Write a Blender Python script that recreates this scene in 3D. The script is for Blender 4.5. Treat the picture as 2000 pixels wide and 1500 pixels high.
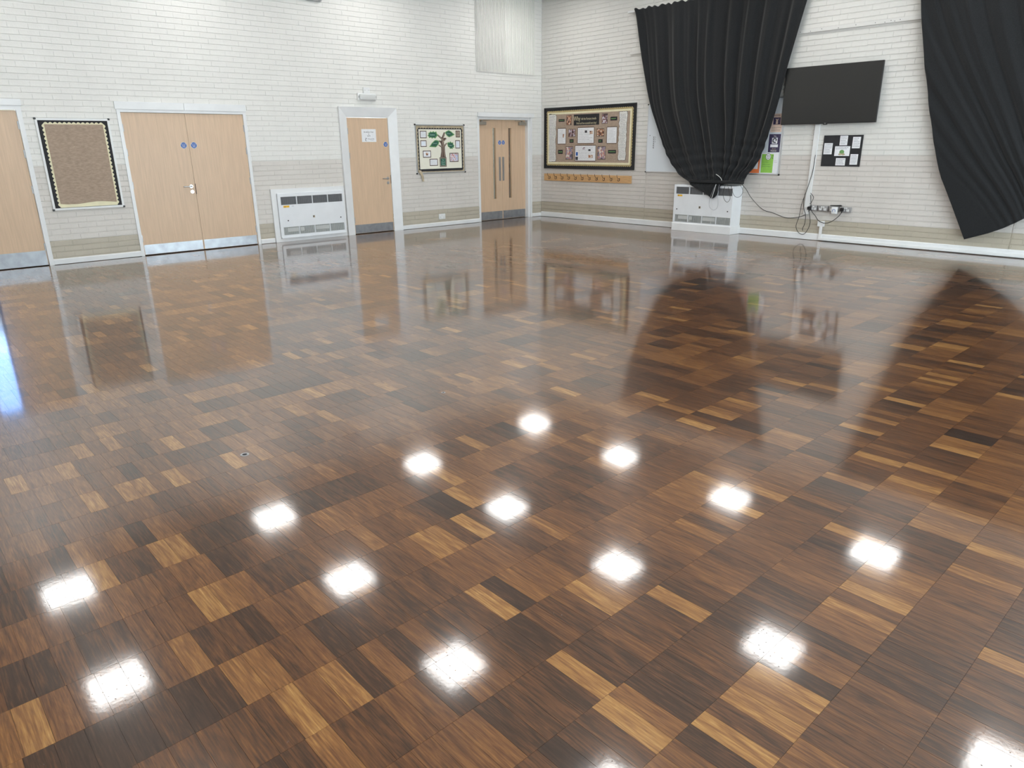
import bpy, bmesh, math, random
from mathutils import Vector, Matrix
random.seed(7)
for o in list(bpy.data.objects): bpy.data.objects.remove(o)
SC = bpy.context.scene
COL = SC.collection

# ------------------------------------------------------------------ camera
CAM = Vector((-11.3074, -11.4028, 1.4864))
RT = Vector((0.73691, -0.67591, -0.01052)); UP = Vector((0.22351, 0.22894, 0.94743)); FW = Vector((0.63797, 0.70052, -0.31978))
FPX = 1379.73
cd = bpy.data.cameras.new('camera'); cam = bpy.data.objects.new('camera', cd); COL.objects.link(cam)
cd.sensor_fit = 'HORIZONTAL'; cd.sensor_width = 36.0; cd.lens = FPX/2000*36.0; cd.clip_start = 0.05; cd.clip_end = 200
m = Matrix((RT, UP, -FW)).transposed().to_4x4(); m.translation = CAM
cam.matrix_world = m
SC.camera = cam

# ------------------------------------------------------------------ world, light, exposure
w = bpy.data.worlds.new('sky'); SC.world = w; w.use_nodes = True
bg = w.node_tree.nodes['Background']; bg.inputs[0].default_value = (0.83, 0.91, 1.0, 1); bg.inputs[1].default_value = 22.0
SC.view_settings.view_transform = 'Standard'; SC.view_settings.look = 'None'
SC.view_settings.exposure = -0.06; SC.view_settings.gamma = 1.0; SC.view_settings.use_curve_mapping = False
PANEL_L = 20.0
ROOM_X, ROOM_Y, ROOM_Z = -12.9, -13.1, 4.31

# daylight through the windows of the wall behind the camera: low glazed doors and a high strip added to brighten the left wall (x0,x1,z0,z1 in wall_back)
WINS = [(-5.7, -1.7, 0.12, 2.35), (-12.6, -7.0, 2.45, 4.10)]
for WIN in WINS:
    pl = bpy.data.lights.new('window_portal', 'AREA'); pl.shape = 'RECTANGLE'; pl.size = WIN[1]-WIN[0]; pl.size_y = WIN[3]-WIN[2]
    pl.cycles.is_portal = True
    po = bpy.data.objects.new('window_portal', pl); COL.objects.link(po)
    po.location = ((WIN[0]+WIN[1])/2, ROOM_Y-0.06, (WIN[2]+WIN[3])/2); po.rotation_euler = (math.pi/2, 0, 0)

# ------------------------------------------------------------------ materials
MATS = {}
def mat(name, col, rough=0.6, metal=0.0, spec=0.5, **kw):
    if name in MATS: return MATS[name]
    M = bpy.data.materials.new(name); M.use_nodes = True
    b = M.node_tree.nodes['Principled BSDF']
    b.inputs['Base Color'].default_value = (*col, 1); b.inputs['Roughness'].default_value = rough
    b.inputs['Metallic'].default_value = metal; b.inputs['Specular IOR Level'].default_value = spec
    for k, v in kw.items():
        b.inputs[k.replace('_', ' ')].default_value = v
    MATS[name] = M
    return M
def nd(M, t, **kw):
    n = M.node_tree.nodes.new(t)
    for k, v in kw.items(): setattr(n, k, v)
    return n
def ln(M, a, b): M.node_tree.links.new(a, b)
def noisy(name, col, amp=0.12, scale=8.0, stretch=(1, 1, 1), rough=0.6, bump=0.0, bscale=60.0, bstretch=None, metal=0.0, spec=0.5, detail=4.0, hue=None, **kw):
    """base colour modulated by world-space noise, optional fine bump"""
    if name in MATS: return MATS[name]
    M = mat(name, col, rough, metal, spec, **kw); b = M.node_tree.nodes['Principled BSDF']
    g = nd(M, 'ShaderNodeNewGeometry'); mp = nd(M, 'ShaderNodeMapping'); mp.inputs['Scale'].default_value = stretch
    n = nd(M, 'ShaderNodeTexNoise'); n.inputs['Scale'].default_value = scale; n.inputs['Detail'].default_value = detail
    ln(M, g.outputs['Position'], mp.inputs['Vector']); ln(M, mp.outputs[0], n.inputs['Vector'])
    r = nd(M, 'ShaderNodeValToRGB'); e = r.color_ramp.elements
    c2 = hue or col
    e[0].position = 0.3; e[0].color = (*[max(0, c*(1-amp)) for c in col], 1)
    e[1].position = 0.7; e[1].color = (*[min(1, c*(1+amp)) for c in c2], 1)
    ln(M, n.outputs['Fac'], r.inputs[0]); ln(M, r.outputs[0], b.inputs['Base Color'])
    if bump:
        mp2 = nd(M, 'ShaderNodeMapping'); mp2.inputs['Scale'].default_value = bstretch or (1, 1, 1)
        n2 = nd(M, 'ShaderNodeTexNoise'); n2.inputs['Scale'].default_value = bscale; n2.inputs['Detail'].default_value = 3
        ln(M, g.outputs['Position'], mp2.inputs['Vector']); ln(M, mp2.outputs[0], n2.inputs['Vector'])
        bp = nd(M, 'ShaderNodeBump'); bp.inputs['Strength'].default_value = 1.0; bp.inputs['Distance'].default_value = bump
        ln(M, n2.outputs['Fac'], bp.inputs['Height']); ln(M, bp.outputs[0], b.inputs['Normal'])
    return M

PAINT = [noisy('paint_low', (0.50, 0.455, 0.375), 0.06, 3, bump=0.0012, bscale=45, rough=0.5),
         noisy('paint_mid', (0.69, 0.655, 0.615), 0.035, 3, bump=0.0012, bscale=45, rough=0.5),
         noisy('paint_high', (0.80, 0.79, 0.76), 0.02, 3, bump=0.0012, bscale=45, rough=0.5)]
PAINT_R_DIM = [noisy('paint_low_right_dimmed', (0.47, 0.425, 0.345), 0.06, 3, bump=0.0012, bscale=45, rough=0.5),  # same paint as the left wall, with dimmer light put into the colour
           noisy('paint_mid_right_dimmed', (0.645, 0.61, 0.575), 0.035, 3, bump=0.0012, bscale=45, rough=0.5),
           noisy('paint_high_right_dimmed', (0.72, 0.71, 0.68), 0.02, 3, bump=0.0012, bscale=45, rough=0.5)]
M_white = noisy('white_gloss_paint', (0.80, 0.81, 0.82), 0.03, 5, rough=0.3)
M_wplastic = mat('white_plastic', (0.80, 0.81, 0.81), 0.35)
M_heater = noisy('heater_enamel', (0.80, 0.82, 0.85), 0.025, 6, rough=0.35)
M_beech = noisy('beech_veneer', (0.66, 0.475, 0.325), 0.07, 3.0, (22, 22, 1.0), rough=0.38, detail=6)
M_beech_rail = noisy('pine_rail', (0.62, 0.37, 0.17), 0.16, 4.0, (1, 2, 20), rough=0.45, detail=6)
M_kick = noisy('brushed_aluminium', (0.33, 0.345, 0.37), 0.15, 10, (1, 1, 1), rough=0.33, metal=0.65)
M_alu = mat('aluminium', (0.72, 0.73, 0.75), 0.3, 0.85)
M_chrome = mat('chrome', (0.55, 0.55, 0.56), 0.28, 1.0)
M_bronze = mat('closer_metal', (0.42, 0.39, 0.34), 0.4, 0.6)
M_steel = mat('metalclad_steel', (0.40, 0.40, 0.41), 0.4, 0.7)
M_dark = mat('dark_gap', (0.012, 0.012, 0.013), 0.8)
M_black = mat('black_plastic', (0.012, 0.012, 0.013), 0.4)
M_cable = mat('black_cable', (0.018, 0.016, 0.015), 0.5)
M_wcable = mat('white_cable', (0.75, 0.75, 0.74), 0.5)
M_blackpaper = noisy('black_paper', (0.02, 0.02, 0.023), 0.25, 12, rough=0.75)
M_gold = noisy('gold_paper', (0.45, 0.36, 0.17), 0.12, 15, rough=0.5)
M_cream = noisy('cream_paper', (0.82, 0.77, 0.54), 0.06, 10, rough=0.6)
M_ivory = noisy('ivory_backing', (0.83, 0.81, 0.70), 0.03, 6, rough=0.7)
M_hess = noisy('hessian', (0.40, 0.305, 0.235), 0.16, 26, (1, 1, 3.0), rough=0.9, bump=0.0008, bscale=22, bstretch=(1, 1, 2.5), detail=8)
M_kraft = noisy('kraft_border', (0.47, 0.39, 0.27), 0.18, 14, rough=0.7)
M_paper = noisy('white_paper', (0.83, 0.84, 0.87), 0.03, 20, rough=0.7)
M_ink = mat('ink', (0.05, 0.05, 0.06), 0.7)
M_grayink = mat('grey_ink', (0.36, 0.36, 0.40), 0.7)
M_brown = mat('brown_paper', (0.10, 0.065, 0.05), 0.75)
M_tan = mat('tan_paper', (0.45, 0.36, 0.29), 0.75)
M_green = noisy('dark_green_card', (0.025, 0.115, 0.075), 0.25, 40, rough=0.6)
M_lgreen = noisy('light_green_card', (0.16, 0.34, 0.12), 0.2, 40, rough=0.6)
M_lime = noisy('lime_paper', (0.30, 0.60, 0.10), 0.06, 20, rough=0.6)
M_orange = mat('orange_paper', (0.85, 0.22, 0.07), 0.6)
M_purple = noisy('purple_print', (0.055, 0.045, 0.10), 0.7, 60, rough=0.5)
M_pinkbrown = noisy('buff_print', (0.72, 0.55, 0.46), 0.12, 14, rough=0.6)
M_blue = mat('blue_sign', (0.02, 0.11, 0.42), 0.4)
M_skyblue = mat('pale_blue_print', (0.35, 0.6, 0.9), 0.5)
M_yellow = mat('yellow_label', (0.85, 0.48, 0.03), 0.5)
M_wb = mat('whiteboard_surface', (0.70, 0.75, 0.80), 0.18)
M_tv = mat('tv_screen', (0.022, 0.022, 0.021), 0.32, 0.0, 0.5)
M_curt = noisy('black_curtain_cloth', (0.0185, 0.0195, 0.0210), 0.2, 90, rough=0.95, spec=0.1)
M_curt.node_tree.nodes['Principled BSDF'].inputs['Sheen Weight'].default_value = 0.2
M_grille = mat('dark_louvre', (0.20, 0.20, 0.21), 0.5)
M_grille_l = mat('pale_louvre', (0.46, 0.47, 0.46), 0.5)
M_filter = mat('filter_pad', (0.55, 0.56, 0.55), 0.8)
M_ceil = noisy('ceiling_tile', (0.64, 0.64, 0.62), 0.04, 30, rough=0.9)
M_goldtext = mat('gold_lettering', (0.62, 0.55, 0.36), 0.5)
M_palegreen = mat('pale_green_lettering', (0.42, 0.62, 0.55), 0.5)
M_scroll = noisy('printed_scroll', (0.74, 0.73, 0.70), 0.30, 75, rough=0.7, detail=2)
def photo_mat(name, cols, scale):
    M = mat(name, cols[0], 0.4); b = M.node_tree.nodes['Principled BSDF']
    g = nd(M, 'ShaderNodeNewGeometry'); n = nd(M, 'ShaderNodeTexNoise'); n.inputs['Scale'].default_value = scale; n.inputs['Detail'].default_value = 3
    ln(M, g.outputs['Position'], n.inputs['Vector']); r = nd(M, 'ShaderNodeValToRGB'); r.color_ramp.interpolation = 'CONSTANT'
    e = r.color_ramp.elements; e[0].position = 0; e[0].color = (*cols[0], 1); e[1].position = 0.42; e[1].color = (*cols[1], 1)
    for i, c in enumerate(cols[2:]):
        q = e.new(0.5+0.08*i); q.color = (*c, 1)
    ln(M, n.outputs['Fac'], r.inputs[0]); ln(M, r.outputs[0], b.inputs['Base Color'])
    return M
M_ph1 = photo_mat('photo_print_a', [(0.05, 0.03, 0.03), (0.32, 0.13, 0.07), (0.55, 0.3, 0.18), (0.7, 0.65, 0.6)], 28)
M_ph2 = photo_mat('photo_print_b', [(0.06, 0.04, 0.05), (0.25, 0.10, 0.08), (0.45, 0.4, 0.5), (0.7, 0.7, 0.72)], 26)
M_ph3 = photo_mat('photo_print_c', [(0.12, 0.10, 0.12), (0.28, 0.28, 0.38), (0.5, 0.2, 0.15), (0.66, 0.64, 0.60)], 17)
M_ph4 = photo_mat('photo_print_d', [(0.5, 0.55, 0.75), (0.75, 0.76, 0.82), (0.55, 0.2, 0.2), (0.8, 0.8, 0.82)], 30)
M_glass = bpy.data.materials.new('door_glass'); M_glass.use_nodes = True
_nt = M_glass.node_tree; _nt.nodes.clear()
_o = _nt.nodes.new('ShaderNodeOutputMaterial'); _mx = _nt.nodes.new('ShaderNodeMixShader'); _t = _nt.nodes.new('ShaderNodeBsdfTransparent'); _g = _nt.nodes.new('ShaderNodeBsdfGlossy')
_t.inputs[0].default_value = (0.86, 0.89, 0.88, 1); _g.inputs['Roughness'].default_value = 0.03; _mx.inputs[0].default_value = 0.09
_nt.links.new(_t.outputs[0], _mx.inputs[1]); _nt.links.new(_g.outputs[0], _mx.inputs[2]); _nt.links.new(_mx.outputs[0], _o.inputs[0])
M_panel = bpy.data.materials.new('light_diffuser'); M_panel.use_nodes = True
_b = M_panel.node_tree.nodes['Principled BSDF']; _b.inputs['Base Color'].default_value = (0.8, 0.8, 0.8, 1)
_b.inputs['Emission Color'].default_value = (1.0, 0.985, 0.955, 1); _b.inputs['Emission Strength'].default_value = PANEL_L

# parquet: per-block tone, grain along the block, satin lacquer coat with orange peel and pits
def floor_material():
    M = bpy.data.materials.new('lacquered_hardwood_block'); M.use_nodes = True
    b = M.node_tree.nodes['Principled BSDF']
    at = nd(M, 'ShaderNodeAttribute', attribute_name='tone'); ao = nd(M, 'ShaderNodeAttribute', attribute_name='offs')
    g = nd(M, 'ShaderNodeNewGeometry')
    cmb = nd(M, 'ShaderNodeCombineXYZ'); ln(M, ao.outputs['Fac'], cmb.inputs[0]); ln(M, ao.outputs['Fac'], cmb.inputs[2])
    add = nd(M, 'ShaderNodeVectorMath', operation='ADD'); ln(M, g.outputs['Position'], add.inputs[0]); ln(M, cmb.outputs[0], add.inputs[1])
    def noise(stretch, scale, detail, dist=0.0, rough=0.55):
        mp = nd(M, 'ShaderNodeMapping'); mp.inputs['Scale'].default_value = stretch
        n = nd(M, 'ShaderNodeTexNoise'); n.inputs['Scale'].default_value = scale; n.inputs['Detail'].default_value = detail
        n.inputs['Distortion'].default_value = dist; n.inputs['Roughness'].default_value = rough
        ln(M, add.outputs[0], mp.inputs[0]); ln(M, mp.outputs[0], n.inputs['Vector']); return n
    fine = noise((26, 1.3, 1), 7.0, 5, 0.25, 0.6)
    broad = noise((9, 1.4, 1), 3.0, 4, 1.6)
    def math_(op, a, bb):
        n = nd(M, 'ShaderNodeMath', operation=op)
        for i, v in enumerate((a, bb)):
            if isinstance(v, (int, float)): n.inputs[i].default_value = v
            else: ln(M, v, n.inputs[i])
        return n.outputs[0]
    f1 = math_('MULTIPLY', math_('SUBTRACT', fine.outputs['Fac'], 0.5), 0.80)
    f2 = math_('MULTIPLY', math_('SUBTRACT', broad.outputs['Fac'], 0.5), 0.55)
    t = math_('ADD', math_('ADD', at.outputs['Fac'], f1), f2)
    r = nd(M, 'ShaderNodeValToRGB'); e = r.color_ramp.elements
    cols = [(0.0, (0.024, 0.0095, 0.0038)), (0.22, (0.045, 0.0185, 0.0075)), (0.45, (0.118, 0.044, 0.0135)), (0.65, (0.205, 0.085, 0.024)), (0.85, (0.34, 0.165, 0.047)), (1.0, (0.50, 0.28, 0.10))]
    cols = [(p_, tuple(0.9*c_ for c_ in q_)) for p_, q_ in cols]
    e[0].position = cols[0][0]; e[0].color = (*cols[0][1], 1); e[1].position = 1.0; e[1].color = (*cols[-1][1], 1)
    for p, c in cols[1:-1]:
        q = e.new(p); q.color = (*c, 1)
    ln(M, t, r.inputs[0]); ln(M, r.outputs[0], b.inputs['Base Color'])
    b.inputs['Roughness'].default_value = 0.31; b.inputs['Specular IOR Level'].default_value = 0.22
    b.inputs['Coat Weight'].default_value = 1.0; b.inputs['Coat Roughness'].default_value = 0.078; b.inputs['Coat IOR'].default_value = 1.64
    # lacquer relief: orange peel + small pits
    n1 = nd(M, 'ShaderNodeTexNoise'); n1.inputs['Scale'].default_value = 62; n1.inputs['Detail'].default_value = 2
    n2 = nd(M, 'ShaderNodeTexNoise'); n2.inputs['Scale'].default_value = 6; n2.inputs['Detail'].default_value = 1
    vo = nd(M, 'ShaderNodeTexVoronoi'); vo.inputs['Scale'].default_value = 75
    for n in (n1, n2, vo): ln(M, g.outputs['Position'], n.inputs['Vector'])
    pit = nd(M, 'ShaderNodeMapRange'); pit.inputs['From Min'].default_value = 0.05; pit.inputs['From Max'].default_value = 0.16
    ln(M, vo.outputs['Distance'], pit.inputs['Value'])
    sel = math_('GREATER_THAN', vo.outputs['Color'], 0.62)
    pitm = math_('MULTIPLY', math_('SUBTRACT', pit.outputs[0], 1.0), sel)
    h = math_('ADD', math_('ADD', math_('MULTIPLY', n1.outputs['Fac'], 0.00010), math_('MULTIPLY', n2.outputs['Fac'], 0.00018)), math_('MULTIPLY', pitm, 0.0006))
    bp = nd(M, 'ShaderNodeBump'); bp.inputs['Strength'].default_value = 0.45; bp.inputs['Distance'].default_value = 1.0
    ln(M, h, bp.inputs['Height']); ln(M, bp.outputs[0], b.inputs['Coat Normal'])
    return M
M_floor = floor_material()

# ------------------------------------------------------------------ helpers
ORG = {}
def WL(s, d, z): return Vector((s, -d, z))       # left wall, s = x, d = distance into the room
def WR(s, d, z): return Vector((-d, -s, z))      # right wall, s = -y
def WI(s, d, z): return Vector((s, d, z))        # plain world axes
class B:
    def __init__(self): self.v = []; self.f = []; self.sm = []
    def box(self, W, s0, s1, d0, d1, z0, z1, bev=0.0):
        n = len(self.v)
        if bev <= 0:
            for (s, d, z) in ((s0, d0, z0), (s1, d0, z0), (s1, d1, z0), (s0, d1, z0), (s0, d0, z1), (s1, d0, z1), (s1, d1, z1), (s0, d1, z1)):
                self.v.append(W(s, d, z))
            self.f += [tuple(n+i for i in q) for q in ((0, 3, 2, 1), (4, 5, 6, 7), (0, 1, 5, 4), (1, 2, 6, 5), (2, 3, 7, 6), (3, 0, 4, 7))]
        else:
            bm = bmesh.new(); bmesh.ops.create_cube(bm, size=1.0)
            for v in bm.verts:
                v.co = Vector(((s0+s1)/2+v.co.x*(s1-s0), (d0+d1)/2+v.co.y*(d1-d0), (z0+z1)/2+v.co.z*(z1-z0)))
            bmesh.ops.bevel(bm, geom=bm.edges[:], offset=bev, segments=2, affect='EDGES', profile=0.5)
            bm.verts.index_update()
            for v in bm.verts: self.v.append(W(*v.co))
            for f in bm.faces: self.f.append(tuple(n+v.index for v in f.verts))
            bm.free()
        return self
    def prism(self, W, pts, d0, d1):
        n = len(self.v); k = len(pts)
        for d in (d0, d1):
            for s, z in pts: self.v.append(W(s, d, z))
        self.f.append(tuple(range(n, n+k))[::-1]); self.f.append(tuple(range(n+k, n+2*k)))
        for i in range(k): self.f.append((n+i, n+(i+1) % k, n+k+(i+1) % k, n+k+i))
        return self
    def disc(self, W, s, z, r, d0, d1, k=24, rz=None):
        return self.prism(W, [(s+r*math.cos(2*math.pi*i/k), z+(rz or r)*math.sin(2*math.pi*i/k)) for i in range(k)], d0, d1)
    def ring(self, W, s0, s1, z0, z1, w, d0, d1):       # rectangular frame of four mitred bars
        o = [(s0, z0), (s1, z0), (s1, z1), (s0, z1)]; i = [(s0+w, z0+w), (s1-w, z0+w), (s1-w, z1-w), (s0+w, z1-w)]
        for k in range(4): self.prism(W, [o[k], o[(k+1) % 4], i[(k+1) % 4], i[k]], d0, d1)
        return self
    def tube(self, pts, r, k=8, smooth=True):
        P = [Vector(p) for p in pts]
        if smooth and len(P) > 2:
            Q = []
            for i in range(len(P)-1):
                a = P[max(i-1, 0)]; b = P[i]; c = P[i+1]; e = P[min(i+2, len(P)-1)]
                for j in range(6):
                    t = j/6
                    Q.append(0.5*((2*b)+(c-a)*t+(2*a-5*b+4*c-e)*t*t+(-a+3*b-3*c+e)*t**3))
            P = Q+[P[-1]]
        n = len(self.v); ref = None
        for i, p in enumerate(P):
            t = (P[min(i+1, len(P)-1)]-P[max(i-1, 0)]).normalized()
            if ref is None: ref = t.orthogonal().normalized()
            ref = (ref-t*ref.dot(t)).normalized(); bn = t.cross(ref)
            for j in range(k):
                a = 2*math.pi*j/k; self.v.append(p+(ref*math.cos(a)+bn*math.sin(a))*r)
        for i in range(len(P)-1):
            for j in range(k):
                self.f.append((n+i*k+j, n+i*k+(j+1) % k, n+(i+1)*k+(j+1) % k, n+(i+1)*k+j))
        self.f.append(tuple(n+j for j in range(k))[::-1]); self.f.append(tuple(n+(len(P)-1)*k+j for j in range(k)))
        return self
    def build(self, name, material, parent=None, smooth=False, base=False):
        lo = Vector([min(v[i] for v in self.v) for i in range(3)]); hi = Vector([max(v[i] for v in self.v) for i in range(3)])
        org = (lo+hi)/2
        if parent is None or base: org.z = lo.z
        me = bpy.data.meshes.new(name); me.from_pydata([v-org for v in self.v], [], self.f)
        bm = bmesh.new(); bm.from_mesh(me); bmesh.ops.recalc_face_normals(bm, faces=bm.faces[:]); bm.to_mesh(me); bm.free()
        me.materials.append(material)
        if smooth:
            me.polygons.foreach_set('use_smooth', [True]*len(me.polygons))
            try: me.set_sharp_from_angle(angle=math.radians(40))
            except Exception: pass
        return link(name, me, org, parent)
def link(name, data, org, parent=None):
    o = bpy.data.objects.new(name, data); COL.objects.link(o); ORG[o.name] = Vector(org)
    if parent is not None:
        o.parent = parent; o.location = Vector(org)-ORG[parent.name]
    else: o.location = org
    return o
def empty(name, loc):
    o = link(name, None, Vector(loc)); o.empty_display_size = 0.1; return o
def tag(o, label, cat, group=None):
    o['label'] = label; o['category'] = cat
    if group: o['group'] = group
    return o
def struct(o, label=None, cat=None):
    o['kind'] = 'structure'
    if label: o['label'] = label
    if cat: o['category'] = cat
    return o
def lab(o, label): o['label'] = label; return o
def text(W, body, size, s, z, d, material, parent, name='lettering', align='CENTER', squash=1.0):
    cu = bpy.data.curves.new('tmp', 'FONT'); cu.body = body; cu.size = size; cu.align_x = align; cu.align_y = 'CENTER'; cu.resolution_u = 3
    cu.space_line = 1.0; cu.extrude = 0.0003
    t = bpy.data.objects.new('tmp', cu); me0 = t.to_mesh()
    b = B(); b.v = [W(s+v.co.x*squash, d+v.co.z, z+v.co.y) for v in me0.vertices]; b.f = [tuple(p.vertices) for p in me0.polygons]
    t.to_mesh_clear(); bpy.data.objects.remove(t); bpy.data.curves.remove(cu)
    if not b.v: return None
    return b.build(name, material, parent)
def scribble(W, s0, s1, z0, z1, rows, d, material, parent, name='handwriting', fill=0.85, seed=1, h=0.35):
    rr = random.Random(seed); b = B(); step = (z1-z0)/rows
    for i in range(rows):
        zc = z1-step*(i+0.5); s = s0; end = min(s1-1e-4, s0+(s1-s0)*rr.uniform(fill-0.2, fill+0.12))
        while s < end:
            wl = rr.uniform(0.05, 0.16)*(s1-s0); e = min(s+wl, s1)
            b.box(W, s, e, d, d+0.0005, zc-step*h/2*rr.uniform(.7, 1.1), zc+step*h/2*rr.uniform(.7, 1.1)); s = e+0.03*(s1-s0)
    o = b.build(name, material, parent); o['kind'] = 'stuff'; return o
def scallop(b, W, s0, s1, z0, z1, depth, pitch, d0, d1, sides='lrtb', inward=True, base=0.012):
    """strip of paper border whose inner edge is scalloped, one strip per side"""
    def strip(A, dirv, nrm, L):
        n = max(2, round(L/pitch)); pts = []
        for i in range(n):
            for j in range(5):
                t = (i+j/5)/n; q = depth*math.sin(math.pi*j/5)
                pts.append((A[0]+dirv[0]*t*L+nrm[0]*(base+q), A[1]+dirv[1]*t*L+nrm[1]*(base+q)))
        pts.append((A[0]+dirv[0]*L+nrm[0]*base, A[1]+dirv[1]*L+nrm[1]*base))
        pts += [(A[0]+dirv[0]*L, A[1]+dirv[1]*L), (A[0], A[1])]
        b.prism(W, pts, d0, d1)
    if 'b' in sides: strip((s0, z0), (1, 0), (0, 1 if inward else -1), s1-s0)
    if 't' in sides: strip((s0, z1), (1, 0), (0, -1 if inward else 1), s1-s0)
    if 'l' in sides: strip((s0, z0), (0, 1), (1 if inward else -1, 0), z1-z0)
    if 'r' in sides: strip((s1, z0), (0, 1), (-1 if inward else 1, 0), z1-z0)

def inframe(p, pad=0):
    q = Vector(p)-CAM; z = q.dot(FW)
    if z < 0.1: return False
    x = 1000+FPX*q.dot(RT)/z; y = 750-FPX*q.dot(UP)/z
    return -pad < x < 2000+pad and -pad < y < 1500+pad

# ------------------------------------------------------------------ room shell
BANDS = [0.0, 0.316, 1.291, ROOM_Z]
T = 0.2
OPEN_L = [(-10.42, -9.42, 0.0, 1.995), (-8.225, -6.49, 0.0, 1.985), (-4.68, -3.855, 0.0, 1.975), (-1.77, -0.29, 0.0, 2.035)]
def wall_backing(name, W, s0, s1, opens, dfront, thick, mats, bands):
    """mortar face and body of a wall with door openings, split where the paint colour changes"""
    b = B(); mi = []
    ss = sorted({s0, s1, *[o[0] for o in opens], *[o[1] for o in opens]})
    for a, c in zip(ss, ss[1:]):
        mid = (a+c)/2; cuts = [o for o in opens if o[0] < mid < o[1]]
        zs = sorted(set(bands) | {z for o in cuts for z in o[2:]})
        for z0, z1 in zip(zs, zs[1:]):
            zm = (z0+z1)/2
            if any(o[2] < zm < o[3] for o in cuts): continue
            k = max(i for i in range(len(bands)-1) if bands[i] <= zm)
            n0 = len(b.f); b.box(W, a, c, dfront-thick, dfront, z0, z1); mi += [k]*(len(b.f)-n0)
    lo = Vector((0, 0, 0)); me = bpy.data.meshes.new(name); me.from_pydata(b.v, [], b.f)
    bm = bmesh.new(); bm.from_mesh(me); bmesh.ops.recalc_face_normals(bm, faces=bm.faces[:]); bm.to_mesh(me); bm.free()
    for q in mats: me.materials.append(q)
    me.polygons.foreach_set('material_index', mi)
    return struct(link(name, me, lo), None, None)
MORTAR = -0.009
wall_left = wall_backing('wall_left', WL, ROOM_X, 0.2, OPEN_L, MORTAR, T, PAINT, BANDS)
lab(wall_left, 'white painted brick wall with wooden doors, taupe and beige bands below')
wall_right = wall_backing('wall_right', WR, 0.009, -ROOM_Y, [], MORTAR, T, PAINT_R_DIM, BANDS)
lab(wall_right, 'painted brick wall behind the black curtains and the television')

# bricks: each laid proud of the mortar; 215 x 65 faces, 75 mm courses, half bond
BRL, BRH, JT = 0.225, 0.075, 0.0105
def brick_quads(W, s0, s1, z0, z1, jit, c=0.0035, h=0.0004):
    d1 = 0.0+jit
    v = [W(s0, MORTAR-0.002, z0), W(s1, MORTAR-0.002, z0), W(s1, MORTAR-0.002, z1), W(s0, MORTAR-0.002, z1),
         W(s0+h, d1, z0+c), W(s1-h, d1, z0+c), W(s1-h, d1, z1-c), W(s0+h, d1, z1-c)]
    return v, [(4, 5, 6, 7), (0, 1, 5, 4), (1, 2, 6, 5), (2, 3, 7, 6), (3, 0, 4, 7)]
def lay_bricks(wall, W, s0, s1, opens, joints, seed, PAINT):
    rr = random.Random(seed); items = []
    ncourse = int((ROOM_Z-0.016)/BRH)+2
    for ci in range(-1, ncourse):
        z0 = 0.016+ci*BRH+JT/2; z1 = z0+BRH-JT
        z0 = max(z0, 0.001); z1 = min(z1, ROOM_Z-0.001)
        if z1-z0 < 0.01: continue
        zc = (z0+z1)/2
        free = [(s0, s1)]
        for o in opens:
            if o[2] < z1 and o[3] > z0:
                free = [q for (a, b) in free for q in ((a, min(b, o[0])), (max(a, o[1]), b)) if q[1]-q[0] > 0.02]
        for jx in joints:
            free = [q for (a, b) in free for q in ((a, min(b, jx-0.008)), (max(a, jx+0.008), b)) if q[1]-q[0] > 0.02]
        for a, b in free:
            off = (ci % 2)*BRL/2
            k = math.floor((a-off)/BRL); s = off+k*BRL
            while s < b:
                e0 = max(s+0.0003, a+0.001); e1 = min(s+BRL-0.0003, b-0.001)
                if e1-e0 > 0.015:
                    items.append((e0, e1, z0+rr.uniform(-.0022, .0012), z1+rr.uniform(-.0012, .0022), rr.uniform(-.0016, .0016), 0 if zc < BANDS[1] else 1 if zc < BANDS[2] else 2))
                s += BRL
    key = []
    for i, it in enumerate(items):
        p = W((it[0]+it[1])/2, 0, (it[2]+it[3])/2); q = p-CAM
        full = it[1]-it[0] > 0.19
        key.append((q.length if inframe(p, -4) and full else 1e6+q.length, i))
    key.sort(); near = {i for _, i in key[:300]}
    V = []; F = []; MI = []
    for i, it in enumerate(items):
        v, f = brick_quads(W, *it[:5])
        if i in near:
            cen = (v[4]+v[6])/2; me = bpy.data.meshes.new('brick')
            me.from_pydata([p-cen for p in v], [], f)
            bm = bmesh.new(); bm.from_mesh(me); bmesh.ops.recalc_face_normals(bm, faces=bm.faces[:])
            bm.to_mesh(me); bm.free()
            me.materials.append(PAINT[it[5]])
            # an open shell: make sure its front faces the room
            if me.polygons[0].normal.dot(W(0, 1, 0)-W(0, 0, 0)) < 0: me.flip_normals()
            link('brick', me, cen, wall)
        else:
            n = len(V); V += v; F += [tuple(n+x for x in q) for q in f]; MI += [it[5]]*5
    me = bpy.data.meshes.new('brickwork'); me.from_pydata(V, [], F)
    for q in PAINT: me.materials.append(q)
    me.polygons.foreach_set('material_index', MI)
    if me.polygons[0].normal.dot(W(0, 1, 0)-W(0, 0, 0)) < 0: me.flip_normals()
    o = link('brickwork', me, Vector((0, 0, 0)), wall); o['kind'] = 'stuff'
lay_bricks(wall_left, WL, ROOM_X, -0.001, [(a, b, c, d+0.0) for a, b, c, d in OPEN_L], [], 3, PAINT)
lay_bricks(wall_right, WR, 0.010, -ROOM_Y, [], [2.83, 8.86], 5, PAINT_R_DIM)

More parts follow.
